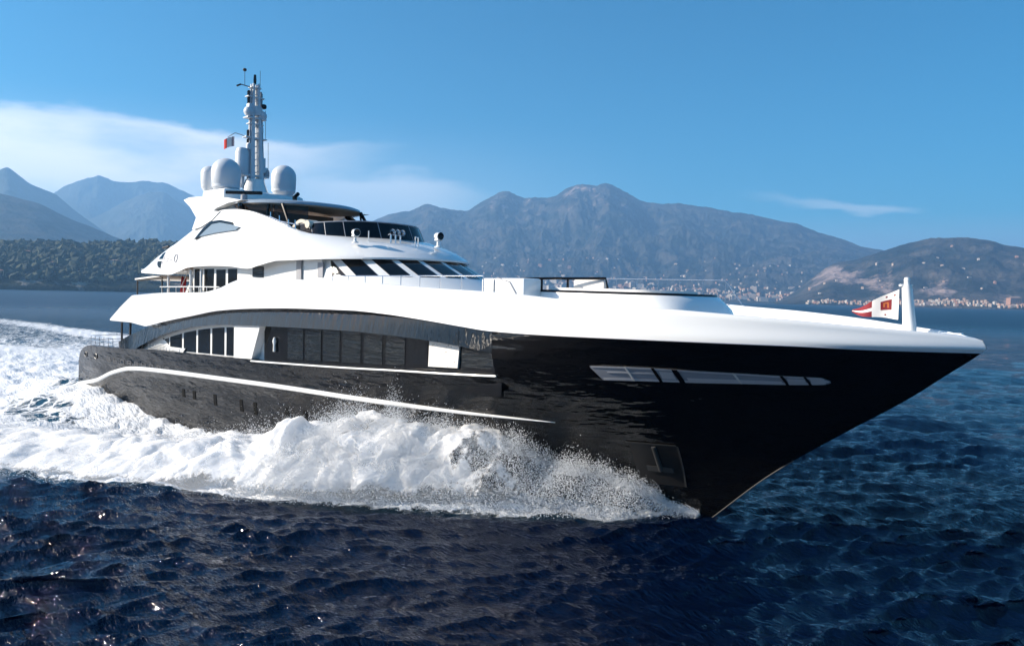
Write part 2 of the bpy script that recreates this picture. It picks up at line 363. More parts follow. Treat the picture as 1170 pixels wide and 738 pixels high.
# anchor pocket near the stem
mb = MB(); hull_patch(mb, 38.1, 39.48, 1.0, 2.36, 8, .012, 8, slant=.1); ap = mb.build('anchor_pocket', mat('worn_dark_plate', (.022, .020, .019), .35, .3), hull)
mb = MB(); hull_patch(mb, 38.08, 39.5, 2.36, 2.40, 8, .035, 2); hull_patch(mb, 39.46, 39.50, 1.0, 2.36, 2, .03, 4, slant=.1); 
mb.build('pocket_edge', mat('dull_edge', (.05, .047, .043), .5), ap)
mb = MB(); hull_patch(mb, 38.45, 39.2, 1.45, 1.62, 5, .07, 4); mb.tube([(38.85, -float(half_beam(38.85, 1.5)) - .08, 1.5), (38.85, -float(half_beam(38.85, 2.3)) - .03, 2.3)], .07, 8); mb.build('anchor', mat('galvanised_anchor', (.07, .07, .07), .5, .5), ap)
# stem guard
zs = np.linspace(.0, 2.2, 12); mb = MB(); mb.tube(np.stack([stem_x(zs) + .01, 0*zs, zs], -1), .02, 6); mb.build('stem_guard', M['rubber'], hull)
# silver lettering and ring marks on the quarter (illegible in the photograph)
mb = MB()
for i in range(9):
    x0 = 5.4 + i*.88; zc = 2.74; mb = MB()
    hull_patch(mb, x0, x0 + .10, zc - .12, zc + .12, 2, .012, 2)
    for q, (dx, zz) in enumerate(((.1, .10), (.1, -.01), (.1, -.11))):
        if (i*5 + q*3) % 4 != 1: hull_patch(mb, x0 + dx, x0 + dx + .38, zc + zz - .03, zc + zz + .03, 3, .012, 2)
    if i % 3 != 1: hull_patch(mb, x0 + .42, x0 + .52, zc - .12, zc + .12, 2, .0125, 2)
    mb.build('name_letter', M['lettering'], hull)
for cx in (1.95, 3.75):
    a = np.linspace(0, 2*np.pi, 15); x = cx + .22*np.cos(a); z = 2.8 + .15*np.sin(a)
    MB().tube(np.stack([x, -(half_beam(x, z) + .01), z], -1), .03, 6).build('fairlead_ring', M['lettering'], hull)

# ---------------- white bulwark that runs from the upper aft deck to the bow
def wz0(x): return np.where(x < 10.6, np.maximum(np.interp(x, [6.4, 8.9, 10.6], [4.94, 4.94, 4.80]), np.where(x > 7.15, knuckle(x), 0)), knuckle(x)) + .004
def wz1(x): return np.where(x < 9.3, np.interp(x, [6.4, 9.3], [5.02, 6.32]), white_top(x))
mb = MB()
xs = np.concatenate([np.linspace(6.4, 9.3, 10)[:-1], np.linspace(9.3, 34, 110)[:-1]]); k = 9; v = np.linspace(0, 1, k)
wbow = np.linspace(0, 1, 60)**.8
for s in (-1, 1):
    rows = []
    x = np.repeat(xs[:, None], k, 1); z = wz0(xs)[:, None] + (wz1(xs) - wz0(xs))[:, None]*v[None]
    xb = np.repeat((34 + (46.9 - 34)*wbow)[:, None], k, 1)
    z1 = white_top(xb); z0 = knuckle(xb) + .004; zb = z0 + (z1 - z0)*v[None]
    xb = 34 + (stem_x(zb) - .02 - 34)*wbow[:, None]
    x = np.vstack([x, xb]); z = np.vstack([z, zb])
    A = np.stack([x, s*(half_beam(x, z) + .012), z], -1)
    # rounded rail cap and inner face
    y = half_beam(x[:, -1], z[:, -1]); capw = np.minimum(.26, y)
    top = A[:, -1]
    c1 = top.copy(); c1[:, 1] = s*np.maximum(y - .07, 0); c1[:, 2] += .05
    c2 = top.copy(); c2[:, 1] = s*np.maximum(y - .20, 0); c2[:, 2] += .05
    c3 = top.copy(); c3[:, 1] = s*np.maximum(y - capw, 0)
    xin = np.clip((46.6 - x[:, -1])/8, 0, 1)
    c4 = c3.copy(); c4[:, 2] = np.maximum(c4[:, 2] - .75, np.minimum(c4[:, 2] - .02, 5.74))
    for c in (c1, c2, c3, c4): c[:, 0] -= np.clip((c[:, 0] - 46), 0, 1)*.15
    und = A[:, :1].copy(); und[..., 1] = s*np.maximum(np.abs(und[..., 1]) - np.interp(und[..., 0], [6.4, 31, 34.8, 37.6], [.42, .36, .18, .03]), 0); und[..., 2] += .01
    mb.grid(np.concatenate([und, A, c1[:, None], c2[:, None], c3[:, None], c4[:, None]], 1))
# rounded nose of the bulwark and aft end plates
yy = np.linspace(-1, 1, 13)
for (x0, z0, x1, z1) in ((6.4, 4.945, 6.4, 5.02), (6.4, 5.02, 9.3, 6.37)):
    P = np.array([[(xa, half_beam(xa, za)*q, za) for q in yy] for xa, za in ((x0, z0), ((x0+x1)/2, (z0+z1)/2), (x1, z1))]); mb.grid(P)
bul = mb.build('upper_bulwark', M['white'], yacht, 50)
mb = MB()      # thin satin silver line under the white band
xs = np.concatenate([np.linspace(10.8, 34, 80), np.linspace(34.2, 47.1, 50)]); mb.tube(np.stack([xs, -(half_beam(xs, knuckle(xs)) + .004), knuckle(xs) - .01], -1), .018, 6); mb.build('boot_line', M['satin'], hull)

def deck(xs, zf, inset, name, material, th=.12, parent=yacht):
    mb = MB(); yy = np.linspace(-1, 1, 9); xs = np.asarray(xs, float)
    hb = np.maximum(half_beam(xs, zf(xs)) - inset, .02)
    A = np.stack([np.repeat(xs[:, None], 9, 1), hb[:, None]*yy[None], np.repeat(zf(xs)[:, None], 9, 1)], -1); B = A.copy(); B[..., 2] -= th
    mb.shell(A, B); return mb.build(name, material, parent)
deck(np.linspace(29, 46.0, 50), lambda x: np.maximum(white_top(x) - .50, 5.74), .3, 'foredeck', M['white'], .1)
deck(np.linspace(8.9, 29, 40), lambda x: 5.9 + 0*x, .75, 'upper_deck', M['teak'], .3)
deck(np.linspace(6.5, 12, 10), lambda x: 4.98 + 0*x, .03, 'upper_deck_soffit', M['white'], .06)
deck(np.linspace(1.0, 12, 20), lambda x: 3.05 + 0*x, .06, 'main_deck', M['teak'], .25)

# ---------------- main deck house: white aft part with windows, dark glazed recess ahead of it
mb = MB()
for s in (-1, 1):
    xs = np.linspace(9.4, 21.4, 40); zlo = sill(xs) - .15; zhi = np.maximum(arch_under(xs) + .3, zlo + .05); yo = 4.05
    x = np.repeat(xs[:, None], 2, 1); z = np.stack([zlo, zhi], 1)
    A = np.stack([x, 0*x + s*yo, z], -1); B = A.copy(); B[..., 1] = s*3.9; mb.shell(A, B)
mb.box((10.2, 0, 4.2), (.2, 7.0, 2.0)); wall = mb.build('saloon_wall', M['white'], yacht)
for i, (a, b) in enumerate(((11.75, 12.35), (12.52, 13.72), (13.95, 15.15), (15.38, 16.50), (16.72, 17.80), (18.02, 19.10))):
    f = lambda q: arch_under(q) - .12
    xs = np.linspace(a, b, 6); z0 = np.maximum(sill(xs) + .03, 0) if i else sill(xs) + .22; z1 = f(xs)
    if i == 0: z0 = np.linspace(4.25, 3.95, 6)
    x = np.repeat(xs[:, None], 2, 1); z = np.stack([z0, z1], 1)
    A = np.stack([x, 0*x - 4.075, z], -1); B = A.copy(); B[..., 1] = -4.0
    MB().shell(A, B).build('saloon_window', M['glass'] if i != 0 else M['bluegl'], wall)
mb = MB()   # white lattice bulwark of the side stair at the aft end of the arch
for t in np.linspace(0, 1, 5): mb.tube([(9.9 + .5*t, -4.15, 3.62 + .2*t*2), (13.7, -4.15, 3.66 + .13*t)], .018, 6)
for x in np.linspace(10.2, 12.9, 9): mb.tube([(x, -4.16, 3.58), (x + .12, -4.16, 3.62 + .34*(1 - (x - 10.2)/4.5))], .016, 6)
mb.prism([(12.2, -4.14, 3.62), (14.0, -4.14, 3.66), (14.25, -4.14, 3.86), (12.2, -4.14, 3.86)], (0, .04, 0))
mb.build('stair_lattice', M['white'], wall)
# white fashion plate closing the aft house
mb = MB()
for s in (-1, 1):
    MB().prism([(19.3, s*4.42, 3.78), (20.75, s*4.42, 3.82), (21.45, s*4.42, 5.34), (19.3, s*4.42, 5.30)], (0, -s*.35, 0)).build('fashion_plate', M['white'], yacht)
for s in (1, -1):
    mb = MB(); mb.box(((21.4 + XE)/2, s*4.08, 4.6), (XE - 21.2, .12, 2.0)); mb.box((XE - .08, s*4.16, 4.62), (.1, .28, .8))
    rec = mb.build('recess_wall', M['black'], yacht)
for a, b in ((23.1, 24.2), (24.33, 25.4), (25.55, 26.6), (26.78, 27.88), (28.08, 29.12), (29.32, 30.35)):
    xs = np.linspace(a, b, 5); x = np.repeat(xs[:, None], 2, 1); z = np.stack([sill(xs) + .10, arch_under(xs) - .05], 1)
    A = np.stack([x, 0*x - 4.16, z], -1); B = A.copy(); B[..., 1] = -4.10
    MB().shell(A, B).build('recess_window', M['bluegl'], rec)
mb = MB(); mb.prism([(30.55, -4.16, 4.30), (31.5, -4.16, 4.34), (31.5, -4.16, 5.12), (30.55, -4.16, 5.16)], (0, .05, 0)); mb.build('recess_window', M['glass'], rec)
mb = MB(); mb.prism([(33.15, -4.16, 4.40), (34.6, -4.16, 4.46), (34.6, -4.16, 4.92), (33.15, -4.16, 5.02)], (0, .05, 0)); mb.build('recess_window', M['bluegl'], rec)
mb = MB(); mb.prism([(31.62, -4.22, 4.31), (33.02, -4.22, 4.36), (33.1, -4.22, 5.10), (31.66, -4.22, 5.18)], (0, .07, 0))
hp = mat('painted_window_glare', (.80, .78, .74), .3); g = NG(hp); nn = g.noise(7.5, 4, .62, g.pos((1, 1, 2.2))); g.l(g.mixc(g.step(nn, .62, .67), (.80, .78, .74), (.10, .09, .08)), g.b.inputs['Base Color'])  # sun glare on a window, painted as white broken by dark specks
mb.build('glare_panel', hp, rec, label='sun glare painted white with dark specks on a window of the black recess')
# crew figure-sized white fitting in the dark recess
mb = MB(); mb.lathe([(.0, 0), (.06, .02), (.05, .3), (.09, .45), (.04, .6), (0, .62)], (22.2, -4.22, 4.2), 10); mb.build('wall_lamp', M['white'], rec)

# ---------------- upper deck house and wheelhouse
def sup(xc, a, b, p, t): return xc + a*np.maximum(np.cos(t), 0)**p, b*np.maximum(np.sin(t), 0)**p
mb = MB()
for s in (-1, 1):
    xs = np.linspace(13.9, 24.4, 20); x = np.repeat(xs[:, None], 4, 1); z = np.repeat(np.linspace(5.9, 8.4, 4)[None], 20, 0)
    y = 3.60 - .13*np.clip((xs[:, None] - 20)/4, 0, 1) + 0*z
    A = np.stack([x, s*y, z], -1); B = A.copy(); B[..., 1] = s*(y - .15); mb.shell(A, B)
mb.box((14.0, 0, 7.1), (.15, 7.0, 2.4))
uh = mb.build('upper_house', M['white'], yacht)
def side_pane(poly, y, material, parent, name='house_window'):
    mb = MB(); mb.prism([(a, y, b) for a, b in poly], (0, .06, 0)); return mb.build(name, material, parent)
for poly in ([(14.12, 6.55), (14.60, 6.55), (14.65, 7.72), (14.12, 7.72)], [(15.05, 6.6), (15.9, 6.6), (15.95, 7.72), (15.05, 7.72)], [(16.2, 6.6), (17.02, 6.6), (17.02, 7.68), (16.2, 7.68)], [(17.28, 6.6), (18.05, 6.6), (18.05, 7.70), (17.28, 7.70)]):
    side_pane(poly, -3.625, M['glass'], uh)
side_pane([(19.4, 7.34), (20.28, 7.30), (20.28, 7.78), (19.4, 7.84)], -3.625, M['bluegl'], uh)
side_pane([(22.75, 6.9), (23.1, 6.9), (23.1, 8.2), (22.75, 8.2)], -3.58, M['grey'], uh, 'air_grille')
side_pane([(24.15, 7.33), (24.5, 7.33), (24.5, 7.93), (24.15, 7.93)], -3.50, M['grey'], uh, 'air_grille')
WHB, WHT = 7.0, 8.35
def wh(phi, z, off=0.):
    """point of the raked wheelhouse front, phi in degrees from the bow, starboard positive"""
    t = np.radians(np.abs(phi)); f = (z - 7.38)/.72
    x, y = sup(24.2 - 1.0*f, 5.0 - .55*f + off, 3.45 - .1*f + off, .9, t)
    return np.stack([x, -np.sign(phi)*y, z + 0*x], -1)
mb = MB(); ph = np.linspace(-90, 90, 73); zz = np.linspace(WHB - .6, WHT, 8)
mb.grid(wh(np.repeat(ph[:, None], 8, 1) + 1e-6, np.repeat(zz[None], 73, 0)))
whs = mb.build('wheelhouse', M['white'], yacht)
def ws(p0, p1, za=7.40, zb=8.07, skew=0.):
    p = np.linspace(p0, p1, 8)[:, None] + 0*np.zeros((1, 5)); z = np.linspace(za, zb, 5)[None] + 0*p
    mb = MB(); mb.shell(wh(p + 1e-6, z, .025), wh(p + 1e-6, z, -.04)); return mb.build('windscreen', M['glass'], whs)
for a, b in ((54, 67), (35.2, 47.4), (17.8, 30.6), (1.5, 14)): ws(a, b); ws(-b, -a)
tz = np.linspace(7.38, 8.0, 6); fl_ = np.linspace(0, 1, 5)[None]; pl_ = np.linspace(82, 74.6, 6)[:, None]; pr_ = np.linspace(73, 73.6, 6)[:, None]; pp_ = pl_ + (pr_ - pl_)*fl_; zz_ = tz[:, None] + 0*pp_
mb = MB(); mb.shell(wh(pp_, zz_, .03), wh(pp_, zz_, -.03)); mb.build('quarter_light', M['bluegl'], whs)
# stanchions and hand rail ahead of the wheelhouse
mb = MB(); xs = np.linspace(26, 34, 40); yr = half_beam(xs, white_top(xs)) - .35
mb.tube(np.stack([xs, -yr, 7.36 + 0*xs], -1), .02, 6)
for x in np.linspace(26, 34, 9): mb.tube([(x, -(float(half_beam(x, 6.9)) - .35), float(white_top(x)) - .1), (x, -(float(half_beam(x, 6.9)) - .35), 7.36)], .02, 6)
mb.build('side_rail', M['steel'], yacht)

# ---------------- sun deck bulwark: white sweep that becomes the brow over the windscreens
low = pchip([(9.2, 7.60), (10.5, 7.55), (12.4, 7.50), (13.4, 7.66), (14.4, 7.84), (16.5, 7.90), (18.3, 7.86), (19.2, 7.78), (19.85, 7.75), (20.6, 7.86), (21.7, 8.02), (22, 8.05)])
upp = pchip([(9.2, 7.75), (9.95, 8.18), (11.2, 8.66), (12.6, 9.17), (14.6, 9.92), (15.6, 10.25), (16.7, 10.45), (17.7, 10.42), (18.7, 10.32), (20.1, 10.02), (21.2, 9.72), (22.2, 9.45)])
NV = 10; v = np.linspace(0, 1, NV)
def sweep(s):
    L = []; T = []
    for x in np.linspace(9.2, 22, 60)[:-1]:
        L.append((x, 4.10 - .02*(22 - x)/12, float(low(x)))); T.append((x + .1*(x > 12), 3.62 + .2*np.clip((14 - x)/5, 0, 1), float(upp(x))))
    for t in np.radians(np.linspace(90, 0, 40)):
        x, y = sup(22, 5.8, 4.10, .9, t); L.append((x, y, 8.06 + .10*math.cos(t)))
        x2, y2 = sup(22.1, 3.25, 3.62 - .5*math.cos(t), .9, t); T.append((x2, y2, float(np.interp(math.degrees(math.pi/2 - t), [0, 8, 16, 30, 50, 90], [9.45, 9.28, 9.16, 9.08, 9.03, 9.03]))))
    L = np.array(L); T = np.array(T)
    w_ = v[None, :, None]
    P = L[:, None]*(1 - w_) + T[:, None]*w_
    fr = np.clip((np.arange(len(L)) - 45)/40, 0, 1)[:, None]
    # outward fullness; at the front the skin rises quickly from the lip, then lies back
    P[..., 1] += .10*np.sin(np.pi*v)[None]*(1 - fr)
    P[..., 2] += fr*(.12*np.sin(np.pi*np.clip(v*1.0, 0, 1)**.7))[None]
    P[..., 1] *= -s
    return P, L, T
mb = MB(); Pm = {}
for s in (1, -1):
    P, L, T = sweep(s); Pm[s] = P
    # a lip under the edge and the soffit going inboard
    lip = P[:, 0].copy(); lip[:, 2] -= .07
    sof = lip.copy(); sof[:, 1] *= .80; sof[:, 0] = np.where(sof[:, 0] > 22, 22 + (sof[:, 0] - 22)*.80, sof[:, 0]); sof[:, 2] = np.maximum(sof[:, 2] + .12, np.minimum(8.2, sof[:, 2] + .5))
    inn = P[:, -1].copy(); inn[:, 1] *= .94; inn2 = inn.copy(); inn2[:, 2] = np.minimum(8.6, inn2[:, 2] - .1)
    mb.grid(np.concatenate([sof[:, None], lip[:, None], P, inn[:, None], inn2[:, None]], 1))
mb.grid(np.array([[(9.2, -4.08*q, z) for q in np.linspace(-1, 1, 9)] for z in (7.53, 7.75)]))
sweepo = mb.build('sundeck_bulwark', M['white'], yacht, 45)
mb = MB(); xs = np.linspace(11.4, 24.8, 30); hw = np.interp(xs, [9, 22, 23.6, 24.8], [3.8, 3.3, 2.6, 1.2]); yy = np.linspace(-1, 1, 7)
A = np.stack([np.repeat(xs[:, None], 7, 1), hw[:, None]*yy, np.full((30, 7), 8.55)], -1); B = A.copy(); B[..., 2] = 8.3; mb.shell(A, B)
mb.build('sundeck', M['teak'], yacht)
mb = MB(); xs = np.linspace(9.3, 27.2, 30); hw = np.interp(xs, [9, 22, 25, 27.2], [4.0, 3.9, 3.2, 1.2])
A = np.stack([np.repeat(xs[:, None], 7, 1), hw[:, None]*yy, np.full((30, 7), 8.29)], -1); B = A.copy(); B[..., 2] = 8.22; A[xs < 12.5, :, 2] = 7.75; B[xs < 12.5, :, 2] = 7.68
mb.shell(A, B); mb.build('sundeck_soffit', M['white'], yacht)
def on_sweep(x, z, off=.02):
    P = Pm[1].reshape(-1, 3); Q = Pm[1]
    i = np.argmin(np.abs(Q[:58, 0, 0] - x)); row = Q[i]; y = np.interp(z, row[:, 2], row[:, 1]); return (x, y - off, z)
def sweep_panel(poly, name, material, off, parent, th=.05):
    mb = MB(); mb.prism([on_sweep(a, b, off) for a, b in poly], (0, th, 0)); return mb.build(name, material, parent)
outer = [(14.9, 9.20), (15.5, 9.62), (16.15, 9.88), (16.9, 9.90), (17.9, 9.76), (18.75, 9.55), (18.55, 9.40), (16.9, 9.34)]
aw = sweep_panel([(14.75, 9.12), (15.45, 9.66), (16.1, 9.93), (16.95, 9.95), (18.0, 9.80), (18.1, 9.72), (17.0, 9.84), (16.2, 9.80), (15.7, 9.55), (15.15, 9.22)], 'arch_window_frame', M['black'], .10, sweepo, .12)
aw = sweep_panel([(15.2, 9.24), (15.72, 9.56), (16.2, 9.79), (16.98, 9.83), (17.95, 9.70), (18.75, 9.55), (18.5, 9.42), (16.9, 9.36)], 'arch_window', M['skygl'], .08, sweepo, .12)
# builder's emblem on the bulwark: black half disc split by a white bar, grey characters and a grey ring
mb = MB(); a = np.linspace(.03, math.pi/2, 9); c = (11.42, 8.18); r_ = .36
for sg in (1, -1): mb.prism([on_sweep(c[0] - .0, c[1] + sg*.05, .02)] + [on_sweep(c[0] - r_*math.cos(t)*1.35, c[1] + sg*(.05 + r_*math.sin(t)), .02) for t in a], (0, .05, 0))
em = mb.build('emblem', M['black'], sweepo)
for x0, w_, z0, z1 in ((11.45, .2, 8.2, 8.4), (11.45, .15, 7.98, 8.1), (11.85, .25, 8.22, 8.28), (11.85, .22, 8.08, 8.14), (12.25, .3, 8.16, 8.21)): MB().prism([on_sweep(x0, z0), on_sweep(x0 + w_, z0), on_sweep(x0 + w_, z1), on_sweep(x0, z1)], (0, .04, 0)).build('emblem_character', M['grey'], em)
mb = MB(); t = np.linspace(0, 2*np.pi, 13); mb.tube([on_sweep(12.95 + .17*math.cos(q), 8.24 + .19*math.sin(q), .0) for q in t], .035, 6)
mb.build('emblem_ring', M['grey'], em)

# ---------------- hard top with its swept-back wing, pillars and glazing
mb = MB()
for s in (-1, 1):
    poly = [(14.2, 9.62), (14.4, 10.2), (13.6, 10.75), (12.75, 11.16), (13.3, 11.26), (15.2, 11.20), (17.2, 10.98), (18.4, 10.80), (17.2, 10.74), (16.2, 10.56), (16.0, 10.44), (16.6, 10.38), (16.0, 10.0), (15.0, 9.7)]
    mb.prism([(a, s*(3.80 - .25*(b - 9.8)/1.4), b) for a, b in poly], (0, -s*.4, 0))
mb.box((14.4, 0, 10.98), (2.6, 6.2, .22), bev=.06)
arch = mb.build('radar_arch', M['white'], yacht, 40)
def ht(phi, z, dx=0., off=0.):
    t = np.radians(np.abs(phi)); x, y = sup(17.2, 3.0 + off, 3.1 + off, .9, t); return np.stack([x + dx, -np.sign(phi)*y, z], -1)
def htz(x): return np.interp(x, [14, 16, 17.5, 20.2], [10.95, 10.86, 10.80, 10.76])
mb = MB(); ph = np.linspace(-90, 90, 61)
e = ht(ph + 1e-6, 0*ph); 
ring = np.vstack([e, [(14.6, -3.1, 0)], [(14.6, 3.1, 0)]]) if e[0, 1] > 0 else np.vstack([e, [(14.6, 3.1, 0)], [(14.6, -3.1, 0)]])
def scaled(k, dz): 
    q = ring.copy(); q[:, 0] = 17 + (q[:, 0] - 17)*k; q[:, 1] *= k; q[:, 2] = htz(ring[:, 0]) + dz; return q
rows = [scaled(.02, -.02), scaled(.9, -.10), scaled(.985, -.10), scaled(1.0, -.03), scaled(.985, .07), scaled(.9, .17), scaled(.5, .27), scaled(.02, .30)]
mb.cur = 0
mb.grid(np.array(rows[3:]), closed_v=True); mb.cur = 1; mb.grid(np.array(rows[:4]), closed_v=True)
top = mb.build('hardtop', [mat('hardtop_paint', (.30, .36, .42), .25, Coat_Weight=.4), mat('hardtop_lining', (.30, .25, .20), .6)], yacht, 45)
MB().lathe([(0, .0), (.5, .0), (.55, .03), (.5, .06), (0, .06)], (18.6, -1.2, 10.60), 20).build('ceiling_lamp', M['wcloth'], top)
mb = MB()
for s in (-1, 1):
    for a, b, r_ in (((17.3, s*3.0, 10.72), (17.95, s*3.3, 10.15), .16), ((18.95, s*2.6, 10.70), (19.0, s*2.75, 9.4), .05), ((19.5, s*2.2, 10.70), (20.3, s*2.3, 9.6), .08)): MB().tube([a, b], r_, 8).build('pillar', M['black'], top)
gl = mat('smoked_glass', (.03, .03, .03), .04); g = NG(gl); tp = g.n('ShaderNodeBsdfTransparent'); tp.inputs[0].default_value = (.62, .58, .54, 1); ms = g.n('ShaderNodeMixShader'); ms.inputs[0].default_value = .35; g.l(tp.outputs[0], ms.inputs[1]); g.l(g.b.outputs[0], ms.inputs[2]); g.l(ms.outputs[0], g.out.inputs['Surface'])
for p0, p1 in ((82, 52), (51, 20)):
    p = np.linspace(p0, p1, 9)[:, None] + 0*np.zeros((1, 3)); A = ht(p, 0*p, 0, -.06); B = ht(p, 0*p, 0, -.09)
    z = np.array([9.3, 10.0, 10.68])[None] + 0*p; A[..., 2] = z; B[..., 2] = z; MB().shell(A, B).build('side_glass', gl, top)
MB().prism([(14.9, -3.36, 10.42), (16.9, -3.22, 10.74), (17.6, -3.28, 10.34), (16.2, -3.4, 10.44)], (0, .04, 0)).build('side_glass', M['skygl'], top)
# bar and aft bulkhead seen below the hard top
mb = MB(); mb.box((16.4, .2, 9.6), (.3, 5.0, 2.1)); mb.build('bar_bulkhead', M['warm'], yacht)
mb = MB(); mb.box((19.2, .2, 9.0), (1.3, 3.0, .95), bev=.1); mb.build('bar_counter', M['cream'], yacht)
mb = MB(); mb.box((22.2, -2.0, 9.0), (1.7, .7, .75), bev=.12); mb.box((22.2, -2.3, 9.3), (1.7, .25, .5), bev=.1); mb.build('settee', M['cream'], yacht)
mb = MB()
for x in (20.6, 21.3, 22.0, 22.5): mb.tube([(x, -3.45, 8.9), (x - .12, -3.42, float(upp(x)) + .28)], .022, 6)
mb.tube([(20.4, -3.42, 9.98), (21.3, -3.42, 9.72), (22.6, -3.4, 9.52)], .022, 6)
mb.build('grab_rail', M['steel'], yacht)
# dark wrap-round sun deck windscreen
mb = MB(); ph = np.linspace(-88, 88, 61); k = 5
def sw(phi, f, off=0.):
    t = np.radians(np.abs(phi)); x, y = sup(22.05 - .25*f, 3.0 - .1*f + off, 3.0 - .12*f + off, .9, t)
    z0 = np.interp(np.abs(phi), [0, 60, 88], [8.98, 9.0, 9.2]); z1 = np.interp(np.abs(phi), [0, 30, 60, 88], [9.74, 9.73, 9.66, 9.60]); return np.stack([x, -np.sign(phi)*y, z0 + (z1 - z0)*f], -1)
pp = np.repeat(ph[:, None], k, 1) + 1e-6; ff = np.repeat(np.linspace(0, 1, k)[None], 61, 0)
mb.shell(sw(pp, ff, .02), sw(pp, ff, -.02)); swo = mb.build('sundeck_windscreen', M['glass'], yacht)
mb = MB(); mb.tube(sw(ph + 1e-6, 0*ph + 1.02), .035, 6); mb.build('screen_rail', M['grey'], swo)
for q in (-75, -45, -15, 15, 45, 62, 75): MB().tube([sw(np.array(q + 1e-6), np.array(0.), .03), sw(np.array(q + 1e-6), np.array(1.), .03)], .015, 6).build('screen_post', M['grey'], swo)

def searchlight(x, y, z, k=1.):
    mb = MB(); mb.lathe([(.0, 0), (.22*k, 0), (.20*k, .05*k), (.09*k, .12*k), (.08*k, .32*k), (.14*k, .36*k), (0, .38*k)], (x, y, z), 16)
    mb.box((x, y, z + .42*k), (.28*k, .36*k, .10*k), bev=.03*k)
    mb.lathe([(0, -.26*k), (.12*k, -.25*k), (.19*k, -.12*k), (.21*k, .12*k), (.23*k, .20*k), (.21*k, .22*k)], (x, y, z + .62*k), 18, (.95, -.12, -.05))
    o = mb.build('searchlight', M['white'], yacht)
    mb = MB(); mb.lathe([(0, .17*k), (.21*k, .17*k), (.20*k, .23*k), (.12*k, .215*k), (0, .21*k)], (x, y, z + .62*k), 18, (.95, -.12, -.05)); mb.build('lens', M['glass'], o)
searchlight(25.6, -2.75, 8.72, .68); searchlight(26.7, .75, 8.72, .78)
# horn trumpets and small deck fittings in front of the sun deck screen
for dy in (0, .28, .56):
    mb = MB(); mb.lathe([(.03, 0), (.035, .3), (.06, .42), (.13, .5)], (25.9, -1.3 + dy*.9, 9.16), 10, (.9, -.3, .12)); mb.tube([(26.05, -1.3 + dy*.9, 8.8), (26.05, -1.3 + dy*.9, 9.16)], .04, 6); mb.build('horn', M['steel'], yacht)
mb = MB()
MB().tube([(25.5, -2.0, 8.8), (25.5, -2.0, 9.27)], .025, 6).build('deck_fitting', M['white'], yacht)
for x, y, h in ((26.6, -.45, .15), (26.5, -.2, .15)): mb.tube([(x, y, 8.7), (x, y, 8.95 + h)], .025, 6)
mb.tube([(26.6, -.45, 9.08), (26.5, -.2, 9.08)], .02, 6); mb.build('deck_fitting', M['white'], yacht)

# ---------------- mast, domes and radar
zt0 = 11.1
mb = MB(); mb.lathe([(.75, .6), (.70, .75), (.52, 1.3), (.50, 1.45), (.3, 1.5), (0, 1.5)], (13.35, 0, zt0), 20)
mb.box((13.3, 0, zt0 + .38), (2.3, 4.7, .72), bev=.22)
mast = mb.build('mast', M['white'], yacht)
MP = lambda dx, z, y=0.: (13.35 - .10*(z - 12.1)/5 + dx, y, z)
mb = MB()
for dx, y in ((-.12, -.16), (.12, -.16), (.12, .18), (-.12, .18)): mb.tube([MP(dx*1.7, 12.1, y*1.5), MP(dx*1.2, 15.0, y*1.2), MP(dx*.9, 17.55, y*.8)], [.13, .10, .07], 8)
for z in np.arange(12.5, 17.5, .34): mb.tube([MP(-.13, z, -.17), MP(.13, z + .17, .17)], .022, 5); mb.tube([MP(.13, z, -.17), MP(-.13, z + .17, .17)], .022, 5)
mb.build('lattice', M['dome'], mast)
for z, y, sx, sz in ((13.5, .38, .3, .5), (14.25, -.36, .26, .34), (15.2, .3, .24, .3), (16.3, -.3, .3, .36), (16.15, .1, .42, .5), (13.1, .5, .34, .3)): MB().box(MP(.05, z, y), (sx, sx, sz), bev=.04).build('equipment_box', M['dome'], mast)
for y, w_ in ((-.28, .05), (.3, .045)): MB().tube([MP(.12, 12.2, y*1.5), MP(.1, 17.2, y)], w_, 8).build('cable_trunk', M['grey'], mast)
mb = MB(); V2 = np.array([.749, .662, 0])     # spreaders run across the ship
for z, w_, th in ((12.75, .75, .10), (14.72, .62, .07), (15.45, .42, .06), (16.85, .48, .06), (17.35, .3, .05)): MB().box(MP(.0, z), (.36, w_*2, th), bev=.02).build('spreader', M['dome'], mast)
mb = MB()
for z, w_ in ((14.95, .36), (14.48, .36), (17.0, .33), (16.66, .33)):
    for sg in (-1, 1): MB().lathe([(.0, -.17), (.10, -.17), (.11, .12), (.07, .17), (0, .18)], MP(0, z, sg*w_), 10).build('navigation_light', M['black'], mast)
MB().lathe([(0, 0), (.07, 0), (.08, .25), (.06, .5), (0, .52)], MP(0, 17.55), 10).build('navigation_light', M['black'], mast)
mb = MB(); mb.lathe([(0, -.15), (.12, -.1), (.15, 0), (.12, .1), (0, .15)], MP(.25, 16.42, .38), 10)
mb.build('navigation_light', M['black'], mast)
mb = MB()
for sg, z, r_ in ((-.38, 15.95, .26), (.38, 15.85, .26)): mb.lathe([(0, -.22), (r_*.7, -.2), (r_, -.05), (r_, .08), (r_*.7, .22), (0, .28)], MP(.05, z + .1, sg), 14)
mb.box(MP(0, 15.75), (.5, 1.1, .07), bev=.02); mb.build('antenna_pod', M['dome'], mast)
mb = MB(); mb.lathe([(0, 0), (.33, 0), (.36, .1), (.36, 1.15), (.28, 1.38), (0, 1.45)], (13.15, -.62, 12.75), 16); mb.lathe([(.12, 0), (.12, .7)], (13.15, -.62, 12.1), 8); mb.build('satellite_dome', M['dome'], mast)
